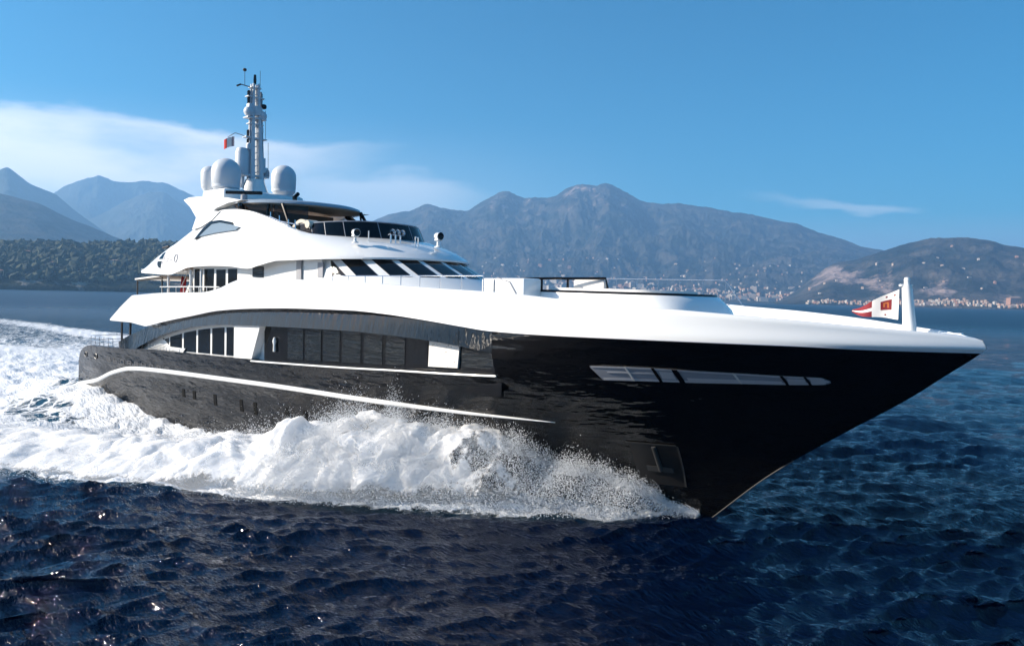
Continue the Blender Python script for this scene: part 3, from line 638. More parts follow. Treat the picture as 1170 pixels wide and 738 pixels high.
mb = MB(); mb.tube([MP(-.0, 17.35, -.1), MP(-.1, 17.42, -.75)], .025, 6); mb.tube([MP(-.05, 17.42, -.55), MP(-.05, 18.15, -.55)], .015, 6); mb.lathe([(0, -.09), (.08, -.06), (.1, 0), (.08, .06), (0, .09)], MP(-.05, 18.2, -.55), 10); mb.tube([MP(-.1, 17.42, -.75), MP(-.15, 17.3, -.95)], .05, 6)
for dx, y, z0, z1 in ((.1, .25, 17.3, 18.3), (-.1, .3, 16.9, 17.7), (.1, .72, 12.8, 14.6), (.0, .62, 14.7, 16.3)): mb.tube([MP(dx, z0, y), MP(dx, z1, y)], .012, 5)
mb.build('whip_antenna', M['rubber'], mast)
mb = MB(); mb.lathe([(0, 0), (.16, 0), (.16, .25), (.1, .38), (0, .42)], MP(.1, 12.8, .62), 12); mb.build('beacon', M['grey'], mast)
mb = MB(); mb.tube([MP(0, 14.75, -.5), MP(-.3, 14.9, -.95), MP(-.5, 14.65, -1.25)], .02, 6); mb.build('flag_halyard', M['grey'], mast)
def dome(c, r, h):
    mb = MB(); a = np.linspace(0, np.pi/2, 9); prof = [(r*.86, 0), (r*.97, .12), (r, .35*h)] + [(r*math.cos(t), h - r*.95 + r*.95*math.sin(t)) for t in a[0:]]
    mb.lathe(prof, c, 28); o = mb.build('radome', M['dome'], yacht)
    mb = MB(); mb.lathe([(r*.62, -.7), (r*.66, -.25), (r*.95, -.03), (r*.96, .1), (r*.86, .12)], c, 24); mb.build('radome_base', M['dome'], o)
dome((13.58, -1.75, 11.95), .72, 1.46); dome((13.3, 1.75, 12.15), .66, 1.42); dome((11.75, -1.7, 12.1), .42, 1.1)
mb = MB(); mb.lathe([(.16, 0), (.16, .3), (.1, .34), (0, .34)], (16.3, -2.3, 11.0), 12); o = mb.build('radar_scanner', M['grey'], yacht)
MB().box((16.3, -2.3, 11.42), (1.75, .16, .16), rot=math.atan2(.662, .749), bev=.03).build('scanner_bar', M['black'], o)
mb = MB(); mb.lathe([(0, 0), (.12, 0), (.12, .35), (0, .4)], (15.7, .9, 11.3), 10); mb.tube([(15.7, .9, 11.6), (16.0, .9, 11.75)], .1, 8); mb.build('deck_camera', M['black'], yacht)

# ---------------- foredeck: raised sunpad island, locker, black frame, rails, jackstaff
def island(k, x0, xf, hw, n=22):
    t = np.linspace(-90, 90, n); e = []
    for q in t:
        a = abs(math.radians(q)); e.append((xf - 1.6 + 1.6*k*math.cos(a)**.7, -math.copysign(hw*k*math.sin(a)**.7, q if q else 1)))
    return [(x0, e[0][1])] + e + [(x0, e[-1][1])]
def zi(x): return 7.02 - .02*(x - 33)
rows = []
for xf, hw, z in ((40.15, 2.3, 6.0), (39.95, 2.2, 6.45), (39.55, 2.05, 6.86), (39.35, 1.95, 6.9), (39.0, 1.8, 6.91)): rows.append([(x, y, z if z < 6.8 else z + .012*(38 - x)) for x, y in island(1, 33.0, xf, hw)])
mb = MB(); mb.grid(np.array(rows), closed_v=True); mb.add(rows[-1], [list(range(len(rows[-1])))]); isl = mb.build('deck_coaming', M['white'], yacht, 40)
mb = MB(); e = island(1, 34.6, 39.47, 2.02); mb.tube([(x, y, 6.9 + .012*(38 - x)) for x, y in e], .045, 6); mb.build('coaming_trim', M['black'], isl)
pad = MB(); e0 = island(1, 34.8, 38.9, 1.7); pad.prism([(x, y, 6.93 + .012*(38 - x)) for x, y in e0], (0, 0, .09)); o = pad.build('sunpad', M['wcloth'])
tag(o, 'white sunpad cushion lying on the raised foredeck coaming', 'sunpad')
mb = MB(); mb.box((33.75, -2.5, 6.9), (1.9, .9, .86), bev=.08); lk = mb.build('deck_locker', M['white'], yacht)
mb = MB(); mb.tube([(33.55, -2.97, 7.34), (34.1, -2.97, 7.2), (34.4, -2.97, 6.8)], .02, 6); mb.tube([(33.4, -2.97, 6.5), (33.4, -2.97, 7.32)], .015, 6); mb.build('locker_handle', M['grey'], lk)
mb = MB(); mb.tube([(33.95, -2.0, 6.7), (33.75, -2.0, 7.34), (35.2, -1.6, 7.36), (36.7, -1.25, 7.37), (36.78, -1.25, 7.05)], .045, 8)
for x, y in ((34.5, -1.8), (35.4, -1.55)): mb.tube([(x, y, 6.9), (x, y, 7.35)], .04, 6)
mb.build('black_frame', M['black'], yacht)
o = MB().box((36.0, -1.1, 7.18), (1.25, .25, .32), bev=.07).build('back_cushion', M['wcloth']); tag(o, 'white upright cushion leaning inside the black foredeck frame', 'cushion')
mb = MB(); xs = np.linspace(32.5, 38.2, 16); yr = half_beam(xs, 6.7) - .3
mb.tube(np.stack([xs, yr, 7.55 - .012*(xs - 32)], -1), .014, 6); mb.tube([(38.2, float(yr[-1]), 7.48), (38.9, float(half_beam(38.9, 6.5)) - .3, 6.6)], .014, 6)
for x in np.linspace(32.5, 38.2, 7): mb.tube([(x, float(half_beam(x, 6.7)) - .3, 6.4), (x, float(half_beam(x, 6.7)) - .3, 7.55 - .012*(x - 32))], .018, 6)
mb.build('foredeck_rail', M['steel'], yacht)
mb = MB(); mb.tube([(39.9, -1.5, 6.27), (40.8, -1.2, 6.22), (41.8, -.8, 6.12)], .06, 6); mb.build('anchor_chain', M['grey'], yacht)
MB().box((46.0, -.35, 6.0), (.75, .3, .1), bev=.03).build('bow_fairlead', M['white'], yacht); MB().box((46.35, .3, 6.0), (.5, .25, .1), bev=.03).build('bow_fairlead', M['white'], yacht)
mb = MB(); mb.tube([(45.46, 0, 5.6), (45.42, 0, 6.2), (45.32, 0, 7.25)], [.18, .165, .12], 14); mb.tube([(45.32, 0, 7.25), (45.32, 0, 7.38)], .07, 10); mb.box((45.3, 0, 7.24), (.32, .14, .06), rot=R(40), bev=.015); mb.lathe([(0, 0), (.08, .01), (.06, .08), (0, .1)], (45.32, 0, 7.36), 10)
jack = mb.build('jackstaff', M['white'], yacht)

# ---------------- aft decks
for x in (5.9, 7.0):
    for y in (-3.7, 3.7): MB().tube([(x, y, 3.05), (x, y, 4.97)], .06, 8).build('aft_pillar', M['rubber'], yacht)
mb = MB()
for z in (3.6, 3.85): mb.tube([(1.3, -3.6, z), (4.9, -3.8, z)], .018, 6); mb.tube([(1.3, -3.6, z), (1.3, 3.6, z)], .018, 6)
for x in np.linspace(1.3, 4.9, 6): mb.tube([(x, -3.6 - .05*(x - 1.3), 3.1), (x, -3.6 - .05*(x - 1.3), 3.85)], .018, 6)
mb.build('aft_rail', M['steel'], yacht)
mb = MB(); mb.box((7.0, -3.2, 3.55), (.5, .4, .8), bev=.08); mb.lathe([(0, 0), (.14, .02), (.14, .2), (0, .26)], (7.0, -3.2, 3.95), 10); mb.build('capstan', M['black'], yacht)
mb = MB(); mb.shell(np.array([[(8.0, y, 7.25), (10.9, y, 7.42)] for y in (-3.9, 3.9)]), np.array([[(8.0, y, 7.17), (10.9, y, 7.34)] for y in (-3.9, 3.9)])); aw_ = mb.build('awning', M['wcloth'], yacht)
for x in (8.1, 11.0):
    for y in (-3.8, 3.8): MB().tube([(x, y, 5.95), (x, y, 7.2)], .045, 8).build('awning_pole', M['rubber'], aw_)
MB().tube([(8.1, -3.8, 7.14), (11.0, -3.8, 7.26)], .05, 6).build('awning_beam', M['rubber'], aw_)
mb = MB()
for x in (11.6, 13.95, 15.0): mb.tube([(x, -3.75, 6.3), (x, -3.75, 7.7)], .07, 8)
mb.tube([(11.0, -3.9, 6.82), (14, -3.9, 6.85), (17.0, -3.9, 6.86)], .03, 6)
for x in np.linspace(11.2, 16.6, 8): mb.tube([(x, -3.9, 6.4), (x, -3.9, 6.84)], .018, 6)
mb.build('upper_rail', M['white'], yacht)
mb = MB()     # stair from upper deck to sun deck
for i in range(8): mb.box((12.2 + .2*i, -2.9, 6.05 + .22*i), (.26, .9, .05), bev=.01)
st = mb.build('deck_stair', M['teak'], yacht)
mb = MB()
for y in (-3.35, -2.45): mb.prism([(12.0, y, 5.92), (12.25, y, 5.92), (13.9, y, 7.75), (13.65, y, 7.75)], (0, .05, 0)); mb.tube([(12.1, y, 6.8), (13.6, y, 8.4)], .025, 6)
mb.build('stair_stringer', M['white'], st)
# sun deck aft rail
mb = MB()
for y in np.linspace(-3.3, 3.3, 8): mb.tube([(10.4, y, 7.7), (10.4, y, 8.85)], .02, 6)
mb.tube([(10.4, -3.3, 8.85), (10.4, 3.3, 8.85)], .025, 6); mb.tube([(10.4, -3.5, 8.85), (11.3, -3.6, 8.9)], .05, 6); mb.build('sundeck_rail', M['rubber'], yacht)

# ---------------- flags, loungers, lifebuoy: things of their own
def cloth(P): return np.asarray(P, float)
fl = empty('pennant', (45.3, 0, 6.7)); tag(fl, 'swallow-tailed white and maroon pennant flying from the bow jackstaff', 'flag')
def fp(u, w_, dy=0.):
    """pennant point: u from hoist to tail, w 0..1 down to up"""
    top_ = 7.14 - .60*u; bot = 6.34 + .10*u + .04*u*u; x = -.16 - 1.22*u; z = bot + (top_ - bot)*w_
    return (x, .15*np.sin(6.5*u + .6 + .8*w_) * u**.6 + dy, z + .05*np.sin(7*u)*u - 6.7)
def flagpart(u0, u1, w0, w1, name, material, dy=0., th=.006):
    U = np.linspace(u0, u1, 14); Wv = np.linspace(w0, w1, 5)
    A = np.array([[fp(a, b, -th/2 + dy) for b in Wv] for a in U]); B = np.array([[fp(a, b, th/2 + dy) for b in Wv] for a in U])
    return MB().shell(A, B).build(name, material, fl)
flagpart(0, .52, 0, 1, 'hoist_field', M['wcloth'])
flagpart(.52, 1, 0, .36, 'fly_stripe', M['dred']); flagpart(.52, 1, .36, .58, 'fly_stripe', M['wcloth'], 0); flagpart(.52, 1, .58, 1, 'fly_stripe', M['dred'])
em = flagpart(.15, .36, .34, .74, 'badge', M['dred'], 0, .02)
for a, b, c, d in ((.20, .235, .42, .60), (.275, .31, .46, .66), (.21, .30, .60, .66)):
    q = flagpart(a, b, c, d, 'badge_stroke', M['orange'], 0, .03); q.parent = em
for a, b in ((.09, .86), (.25, .88), (.27, .13)): flagpart(a - .015, a + .015, b - .03, b + .03, 'badge_dot', M['dred'], 0, .02)
cf = empty('courtesy_flag', MP(-.3, 14.7, -1.0)); tag(cf, 'small blue, white and red flag hanging on the mast halyard', 'flag')
def cfp(u, w_, dy): return (-.55*u*.749 - .1*u, -.55*u*.5 + dy + .05*math.sin(6*u), .12 - .62 + .5*w_ - .12*u + .04*math.sin(5*u))
for a, b, mm in ((0, .33, M['blue']), (.33, .66, M['wcloth']), (.66, 1, mat('bright_red_cloth', (.6, .03, .02), .8))):
    U = np.linspace(a, b, 5); A = np.array([[cfp(u, w_, -.004) for w_ in (0, .5, 1)] for u in U]); B = A + np.array([0, .008, 0]); MB().shell(A, B).build('flag_stripe', mm, cf)
ef = empty('ensign', (11.85, -3.3, 6.1)); tag(ef, 'red ensign drooping from its staff on the upper aft deck', 'flag')
MB().tube([(0, 0, -.2), (.25, 0, 1.35)], .025, 6).build('staff', M['white'], ef)
U = np.linspace(0, 1, 14); A = np.array([[(.22 - .18*(1 - w_) + .45*u*(.5 + .5*w_) + .05*math.sin(9*u), .08*math.sin(8*u + 2*w_), 1.3*w_ - .15*u) for w_ in np.linspace(0, 1, 7)] for u in U]); MB().shell(A, A + np.array([0, .01, 0])).build('flag_cloth', M['red'], ef)
lg = empty('sun_lounger', (22.1, -2.6, 9.3)); tag(lg, 'cream rounded lounge chair standing at the sun deck edge', 'lounger')
t = np.linspace(0, 1, 12); P = np.stack([-.75 + 1.4*t, 0*t, .1 + .42*np.sin(np.pi*np.clip(t*.85 + .05, 0, 1))], -1)
MB().grid(np.stack([P + [0, -.35, 0], P + [0, .35, 0], P + [0, .35, -.15], P + [0, -.35, -.15]], 1), closed_v=True).build('seat_shell', M['cream'], lg)
MB().tube([(.5, -.38, .28), (.5, .38, .28)], .17, 10).build('head_bolster', M['cream'], lg)
mb = MB()
for x in (-.5, .45):
    for y in (-.3, .3): mb.tube([(x, y, -.75), (x, y, .2)], .03, 6)
mb.build('leg_frame', M['black'], lg)

# ------------------------------------------------------------------ sea
def spray_outer(x):      # outer edge of the white water on the starboard side
    return np.interp(x, [-120, -60, -20, 0, 10, 16.5, 21.7, 24.4, 28.6, 31.6, 35.1, 38.1, 39.6], [-31, -26, -22, -18.8, -15.8, -13.6, -11.9, -10.3, -8.3, -6.3, -4.2, -2.3, -.4])
def hull_edge(x): return np.where((x > 0) & (x < 39.9), half_beam(np.clip(x, 0, 39.9), 0.3), 0)
def smooth(a, b, v): t = np.clip((v - a)/(b - a), 0, 1); return t*t*(3 - 2*t)
def wake_height(x, y):
    """raised water round the quarter and the stern wave"""
    d = np.abs(y)
    h = 1.05*np.exp(-((x - 1)/7.5)**2)*np.exp(-(np.maximum(d - 4, 0)/2.4)**2)
    h += .75*np.exp(-((x + 16)/8)**2)*np.exp(-(y/7)**2)
    h += .35*np.exp(-((x + 34)/9)**2)*np.exp(-(y/9)**2)
    o = -spray_outer(x)
    h += .38*smooth(15, 2, x)*smooth(-90, -25, x)*np.exp(-((d - o*.93)/2.0)**2)
    h -= .25*np.exp(-((x - 14)/8)**2)*np.exp(-((d - 6.5)/2.)**2)
    return h
def wake_foam(x, y):
    d = np.abs(y); o = -spray_outer(x); e = hull_edge(x)
    inside = smooth(1.2, -1.2, d - o)
    f = inside*smooth(39.6, 37.5, x)
    gap = np.exp(-(((d - e) - 3.4)/2.6)**2)*smooth(17, 6, x)*smooth(-14, -1, x)        # darker water between the spray and the quarter
    f *= 1 - .5*gap
    aft = smooth(-4, -60, x)
    core = np.exp(-(d/9)**2)
    f *= 1 - aft*(1 - np.maximum(core, np.maximum(.72*np.exp(-((d - o*.85)/5.5)**2), .45)))
    f *= smooth(-260, -40, x)*.7 + .3*smooth(-500, -60, x)
    return np.clip(f, 0, 1)
az_f = np.linspace(-52, 52, 900); az_c = np.linspace(52, 308, 90)[1:-1]
azs_ = np.radians(np.concatenate([az_f, az_c]))
rs = [1.0]
while rs[-1] < 900:
    r_ = rs[-1]; rs.append(r_ + (max(.10, min(r_*r_/5600, r_*.03)) if r_ > 13 else .6))
while rs[-1] < 17000: rs.append(rs[-1]*1.12)
rs = np.array(rs); na = len(azs_)
dirs = np.cos(azs_)[:, None]*F0 + np.sin(azs_)[:, None]*R0
XY = CAM[:2] + rs[:, None, None]*dirs[None]
dr = np.gradient(rs)[:, None]*np.ones(na); dl = rs[:, None]*np.where(np.arange(na) < 900, np.radians(104/900), np.radians(2.9))[None]
sp = np.maximum(dr*.55, dl)
wx, wy = XY[..., 0], XY[..., 1]; hz_ = np.zeros_like(wx); ox = np.zeros_like(wx); oy = np.zeros_like(wx)
wr = np.random.default_rng(21); wind = math.atan2(-F0[1]*.9, -F0[0]*.9 + .12)
for i in range(190):
    lam = .38*(22/.38)**(wr.random()**1.6); th = wind + wr.normal()*.42; k_ = 2*math.pi/lam
    amp = .0090*lam**.48*(.5 + wr.random())*np.where(lam > 6, .45, 1.0)
    a_ = amp*smooth(2.2, 4.5, lam/sp)*smooth(900, 500, np.sqrt((wx - CAM[0])**2 + (wy - CAM[1])**2))
    phs = k_*(wx*math.cos(th) + wy*math.sin(th)) + wr.random()*6.28
    hz_ += a_*np.cos(phs); q = .95*a_*np.sin(phs); ox -= q*math.cos(th); oy -= q*math.sin(th)
grp = np.clip(.85 + 1.3*fbm(np.stack([wx/14, wy/14, 0*wx], -1), 3), .3, 1.7); hz_ *= grp; ox *= grp; oy *= grp
foam = wake_foam(wx, wy)
near = (foam > .02) & (np.hypot(wx - CAM[0], wy - CAM[1]) < 160)
bil = np.zeros_like(wx); pn = np.stack([wx[near]/2.3, wy[near]/2.3, 0*wx[near]], -1)
bil[near] = fbm(pn, 5, .55, 2)
hz_ = hz_*(1 - .3*foam) + bil*foam*.42 + wake_height(wx, wy)
# no water inside the hull: sink it there
ins = (wx > .3) & (wx < 39) & (np.abs(wy) < hull_edge(wx) - .5); hz_ = np.where(ins, -.9, hz_)
V = np.stack([wx + ox, wy + oy, hz_], -1).reshape(-1, 3)
sm = mat('sea_water', (.0005, .0042, .018), .05, IOR=1.333, Specular_IOR_Level=.46)
g = NG(sm); fa = g.attr('foam')
tcn = g.n('ShaderNodeTexCoord').outputs['Object']
n1 = g.noise(.55, 9, .66, tcn); n2 = g.noise(2.6, 6, .62, tcn)
mpw = g.n('ShaderNodeMapping'); mpw.inputs['Scale'].default_value = (1, 1, 1); g.l(tcn, mpw.inputs[0])
warp = g.n('ShaderNodeTexNoise'); warp.inputs['Scale'].default_value = .8; warp.inputs['Detail'].default_value = 4; g.l(tcn, warp.inputs['Vector'])
vm = g.n('ShaderNodeVectorMath', operation='MULTIPLY_ADD'); g.l(warp.outputs[1], vm.inputs[0]); vm.inputs[1].default_value = (1.6, 1.6, 1.6); g.l(tcn, vm.inputs[2])
vo = g.n('ShaderNodeTexVoronoi', feature='DISTANCE_TO_EDGE'); vo.inputs['Scale'].default_value = 1.1; g.l(vm.outputs[0], vo.inputs['Vector'])
lace = g.step(vo.outputs[0], .16, .02)
cov = g.math('ADD', g.math('MULTIPLY', n1, .95), g.math('ADD', g.math('MULTIPLY', n2, .35), g.math('MULTIPLY', lace, .22)))      # ~ .3 .. 1.2
ft = g.math('ADD', g.math('MULTIPLY', fa, 1.25), g.math('SUBTRACT', cov, 1.25))
fm = g.step(ft, .0, .20)
fm = g.math('MULTIPLY', fm, g.step(fa, .01, .12))
wcol = g.mixc(g.math('MULTIPLY', fa, .5), (.0005, .0042, .018), (.02, .10, .12))
g.l(g.mixc(fm, wcol, (.78, .80, .82)), g.b.inputs['Base Color'])
far_ = g.attr('far'); rg = g.math('ADD', g.step(fm, 0, 1, 0, .7), g.step(far_, 0, 1, .04, .34)); g.l(rg, g.b.inputs['Roughness'])
mr = g.n('ShaderNodeMapping'); mr.inputs['Rotation'].default_value = (0, 0, -math.atan2(R0[1], R0[0])); mr.inputs['Scale'].default_value = (.62, 1.9, 1); mr.vector_type = 'TEXTURE'; g.l(tcn, mr.inputs[0])
mr.vector_type = 'POINT'; h1 = g.noise(1.25, 5, .62, mr.outputs[0]); h2 = g.noise(5.0, 3, .5, mr.outputs[0])
bmp = g.math('ADD', g.math('MULTIPLY', h1, .62), g.math('ADD', g.math('MULTIPLY', h2, .13), g.math('MULTIPLY', fm, .35)))
g.bump(bmp, .9, .26)
sea = rawmesh('sea', V, gridfaces(len(rs), na, True), sm, {'foam': foam, 'far': smooth(50, 420, np.hypot(wx - CAM[0], wy - CAM[1]))}); tag(sea, kind='structure')

# ------------------------------------------------------------------ bow wave and thrown spray
foam_m = mat('white_water', (.93, .94, .95), .75, Specular_IOR_Level=.2)
g = NG(foam_m); fa = g.attr('cover'); tcn = g.n('ShaderNodeTexCoord').outputs['Object']
n1 = g.noise(1.7, 8, .68, tcn); n2 = g.noise(9, 5, .7, tcn)
al = g.math('ADD', g.math('MULTIPLY', fa, 1.3), g.math('ADD', g.math('MULTIPLY', n1, .9), g.math('SUBTRACT', g.math('MULTIPLY', n2, .6), 1.35)))
al = g.step(al, -.02, .25); g.l(al, g.b.inputs['Alpha'])
g.b.inputs['Subsurface Weight'].default_value = 1.; g.b.inputs['Subsurface Radius'].default_value = (1, 1, 1); g.b.inputs['Subsurface Scale'].default_value = .28
g.bump(g.math('ADD', g.math('MULTIPLY', n2, .5), g.math('MULTIPLY', n1, .5)), .12, .1)
tr = g.n('ShaderNodeBsdfTranslucent'); tr.inputs[0].default_value = (.95, .96, .97, 1); ms = g.n('ShaderNodeMixShader'); ms.inputs[0].default_value = .22
tp = g.n('ShaderNodeBsdfTransparent'); ma = g.n('ShaderNodeMixShader')
for l_ in list(g.b.inputs['Alpha'].links): g.t.links.remove(l_)
g.l(g.b.outputs[0], ms.inputs[1]); g.l(tr.outputs[0], ms.inputs[2]); g.l(al, ma.inputs[0]); g.l(tp.outputs[0], ma.inputs[1]); g.l(ms.outputs[0], ma.inputs[2]); g.l(ma.outputs[0], g.out.inputs['Surface'])
crest = pchip([(-45, .1), (-25, .35), (-10, .7), (0, .9), (6, .9), (11, .85), (15, .72), (19, .78), (22, 1.1), (24, 1.3), (26.5, 1.9), (29, 2.4), (31.5, 2.5), (33.5, 2.3), (35.5, 1.75), (37.2, 1.25), (38.6, .75), (39.6, .3), (40.1, .05)])
def foam_sheet(nx, nv, x0, x1, seed, scale=1., shrink=1., side=-1):
    u = np.linspace(0, 1, nx)[:, None] + np.zeros((1, nv)); v = np.linspace(0, 1, nv)[None] + 0*u
    x = x0 + (x1 - x0)*u
    yo = -spray_outer(x)*shrink
    yi = np.where(x > 17, hull_edge(x) - .25, 0); blend = smooth(24, 14, x)
    yi = np.where(x > 24, hull_edge(x) - .25, (1 - blend)*(hull_edge(x) - .25) + blend*(yo - 6.2))
    c = crest(x)*scale
    vin = .45
    prof = np.where(v < vin, (1 - blend)*(.72 + .28*np.sin(v/vin*np.pi/2)) + blend*np.sin(v/vin*np.pi/2), np.clip(1 - ((v - vin)/(1 - vin))**2.2, 0, 1))
    y = yi + (yo - yi)*v; z = c*prof - .12
    p = np.stack([x, y, z*1.0], -1)
    q = p + np.array([seed, 0, 0])
    b1 = fbm(q/2.7, 3, .45, 2); b2 = fbm(q/.6 + 9, 5, .7, 0)
    lump = .25 + .75*np.clip(c/2, 0, 1)
    z = z + (b1*.8 + b2*.20)*lump*np.clip(prof*1.3, 0, 1)
    y = y + (fbm(q/1.6 + 31, 5, .55, 0)*.95*lump)*np.clip(v*2, 0, 1)
    x = x + fbm(q/1.8 + 57, 4, .55, 0)*.7*lump
    mid = np.clip(v/.12, 0, 1)*np.where(x > 20, 0, 1) + np.where(x > 20, 1, 0)
    den = np.clip(.15 + 1.0*np.clip((1 - v)/.13, 0, 1), 0, 1)*np.clip(mid, 0, 1)*smooth(-45, -8, x)*(1 - .62*smooth(30, 37, x))
    tear = fbm(np.stack([x*.9, v*2.4 + seed, x*.25 + y*.3], -1), 4, .6); den *= 1 - np.clip(-.10 - 1.5*tear, 0, .62)*smooth(14, 26, x)      # torn, see-through patches
    return np.stack([x, side*y, z], -1).reshape(-1, 3), den.ravel()
Vs = []; Fs = []; Ds = []; o_ = 0
for (nx, nv, x0, x1, sd_, sc, sh, sg) in ((1150, 170, 39.7, -28, 3., 1., 1., -1), (260, 40, 39.7, -20, 90., .9, 1., 1)):
    Vv, D = foam_sheet(nx, nv, x0, x1, sd_, sc, sh, sg); F = gridfaces(nx, nv) + o_; o_ += len(Vv); Vs.append(Vv); Fs.append(F); Ds.append(D*(1. if sd_ == 3. or sd_ == 90. else .62))
veil_m = foam_m.copy(); veil_m.name = 'fine_spray'
nt_ = veil_m.node_tree; vo_ = [n for n in nt_.nodes if n.type == 'TEX_NOISE']
for n in vo_: n.inputs['Scale'].default_value = 26 if abs(n.inputs['Scale'].default_value - 9) < .1 else 1.3
bwv = rawmesh('bow_wave', np.vstack(Vs), np.vstack(Fs), foam_m, {'cover': np.concatenate(Ds)}); tag(bwv, 'tumbling white bow wave thrown off the hull of the yacht', None, None, 'stuff')

veil = []
for sd_, lift, cv_ in ((11., 1.10, .42), (23., 1.22, .27), (37., 1.36, .15)):
    Vv, D = foam_sheet(620, 90, 39.9, 8, sd_, lift, 1.0 + (lift - 1)*.22, -1)
    veil.append((Vv, D*cv_*np.repeat(smooth(8, 20, np.linspace(39.9, 8, 620)), 90)))
vF = np.vstack([gridfaces(620, 90) + i*620*90 for i in range(3)])
ve = rawmesh('spray_veil', np.vstack([q[0] for q in veil]), vF, veil_m, {'cover': np.concatenate([q[1] for q in veil])}); tag(ve, 'thin veil of fine spray over the bow wave', None, None, 'stuff')

# droplets: tiny octahedra flung from the crest
ND = 260000
u = rng.random(ND)
x = np.where(rng.random(ND) < .76, 39.75 - 12*rng.random(ND)**.8, 30 - 40*rng.random(ND))
yo = -spray_outer(x); yi = hull_edge(x); bl = smooth(24, 14, x); yi = (1 - bl)*yi + bl*(yo - 6)
v = rng.beta(1.3, 1.2, ND)*1.14; y = yi + (yo - yi)*v + rng.normal(size=ND)*.12
prof = np.where(v < .45, .8 + .2*v/.45, np.clip(1 - ((v - .45)/.62)**2, 0, 1))
clump = fbm(np.stack([x/1.1, y/1.1, 0*x], -1), 3)
z = crest(x)*prof*(.8 + .35*clump) + np.abs(rng.normal(size=ND))*.42*np.clip(crest(x)/2, .15, 1)*(1 + .9*clump) - .05
sz = .005 + .014*rng.random(ND)**2.5
keep = (z > .02) & (y > hull_edge(x) + .05) | (x > 39.9)
x, y, z, sz = x[keep], y[keep], z[keep], sz[keep]; n_ = len(x)
oc = np.array([(1, 0, 0), (-1, 0, 0), (0, 1, 0), (0, -1, 0), (0, 0, 1), (0, 0, -1)], float)
of = np.array([(0, 2, 4), (2, 1, 4), (1, 3, 4), (3, 0, 4), (2, 0, 5), (1, 2, 5), (3, 1, 5), (0, 3, 5)])
Vd = (np.stack([x, -y, z], -1)[:, None] + oc[None]*sz[:, None, None]).reshape(-1, 3); Fd = (of[None] + 6*np.arange(n_)[:, None, None]).reshape(-1, 3)
spr = rawmesh('sea_spray', Vd, Fd, mat('spray_droplets', (.86, .88, .9), .4)); tag(spr, 'fine spray droplets flying off the bow wave', None, None, 'stuff')

# ------------------------------------------------------------------ mountains, headland, town
def terrain_mat(name, veg, veg2, rock, rock_lo, rock_hi, scale):
    T = mat(name, veg, .95, Specular_IOR_Level=.1); g = NG(T); p = g.n('ShaderNodeTexCoord').outputs['Object']
    a = g.noise(scale, 8, .65, p); b = g.noise(scale*.23, 6, .6, p); st = g.n('ShaderNodeMapping'); st.inputs['Scale'].default_value = (1, 1, .22); g.l(p, st.inputs[0]); c = g.noise(scale*1.1, 8, .7, st.outputs[0])
    rk = g.attr('rock')
    col = g.mixc(g.step(a, .38, .66), veg, veg2)
    rf = g.step(g.math('ADD', rk, g.math('MULTIPLY', g.math('SUBTRACT', c, .5), 2.4)), rock_lo, rock_hi)
    rcol = g.mixc(g.step(c, .3, .7), tuple(q*.55 for q in rock), rock)
    g.l(g.mixc(rf, col, rcol), g.b.inputs['Base Color']); g.bump(g.math('ADD', a, c), 1., 30)
    return T
def dirv(a): a = np.radians(a); return np.cos(a)[..., None]*F0 + np.sin(a)[..., None]*R0
TER = {}
def terrain(name, ridge, ds, dr_, seed, material, amp=.28, freq=1., p_=1.15, back=1.5, cliffs=(), na_=420, nd=110, rockh=.9, crest_n=.015):
    rf = pchip(ridge); a = np.linspace(ridge[0][0], ridge[-1][0], na_); t = np.concatenate([np.linspace(0, 1, nd), np.linspace(1, back, 24)[1:]])
    A = np.repeat(a[:, None], len(t), 1); T = np.repeat(t[None], na_, 0)
    Ds = ds(a)[:, None] if callable(ds) else ds; Dr = dr_(a)[:, None] if callable(dr_) else dr_
    D = Ds + (Dr - Ds)*T; tan = rf(a)[:, None]
    zr = np.maximum(CAM[2] + Dr*tan, 2)
    P2 = CAM[:2] + D[..., None]*dirv(A)
    q = np.stack([P2[..., 0], P2[..., 1], 0*D], -1)/(900/freq) + seed
    # gullies run down the slope: stretch the noise along the line of sight
    gl = np.stack([np.radians(A)*Dr*freq/520, D*freq/1700, 0*D + seed], -1)
    rid = fbm(gl*np.array([1.15, 1.2, 1]), 6, .6, 1); crag = fbm(q*2.6 + 5, 5, .6, 1); det = fbm(q, 6, .55); fine = fbm(q*5.3, 4, .55)
    env = np.clip(T, 0, 1)**.7*np.clip(1.02 - T, 0, 1)**.55*1.7
    base = np.where(T < 1, np.clip(T, 0, 1)**p_, np.clip(1 - (T - 1)/(back - 1), 0, 1)**1.3)
    z = zr*(base + env*amp*(.34*rid + .55*det + .16*crag - .24) + .02*fine*np.clip(T*8, 0, 1) + crest_n*det*np.clip(T*3, 0, 1))
    rock = np.clip((T - rockh)/.25, 0, 1)*.25 + .22*np.clip(rid, 0, 1)*T
    for (a0, a1, t0, t1, k_) in cliffs:
        rock = rock + k_*np.exp(-((A - (a0 + a1)/2)/(abs(a1 - a0)/2))**4)*np.exp(-((T - (t0 + t1)/2)/((t1 - t0)/2))**4)
    z = np.where(T == 0, -4, np.maximum(z, np.where(T < .06, 1.5, 3)))
    V = np.stack([P2[..., 0], P2[..., 1], z], -1)
    o = rawmesh(name, V.reshape(-1, 3), gridfaces(na_, len(t)), material, {'rock': rock}); tag(o, kind='structure'); TER[name] = (a, t, z, Ds, Dr)
    return o
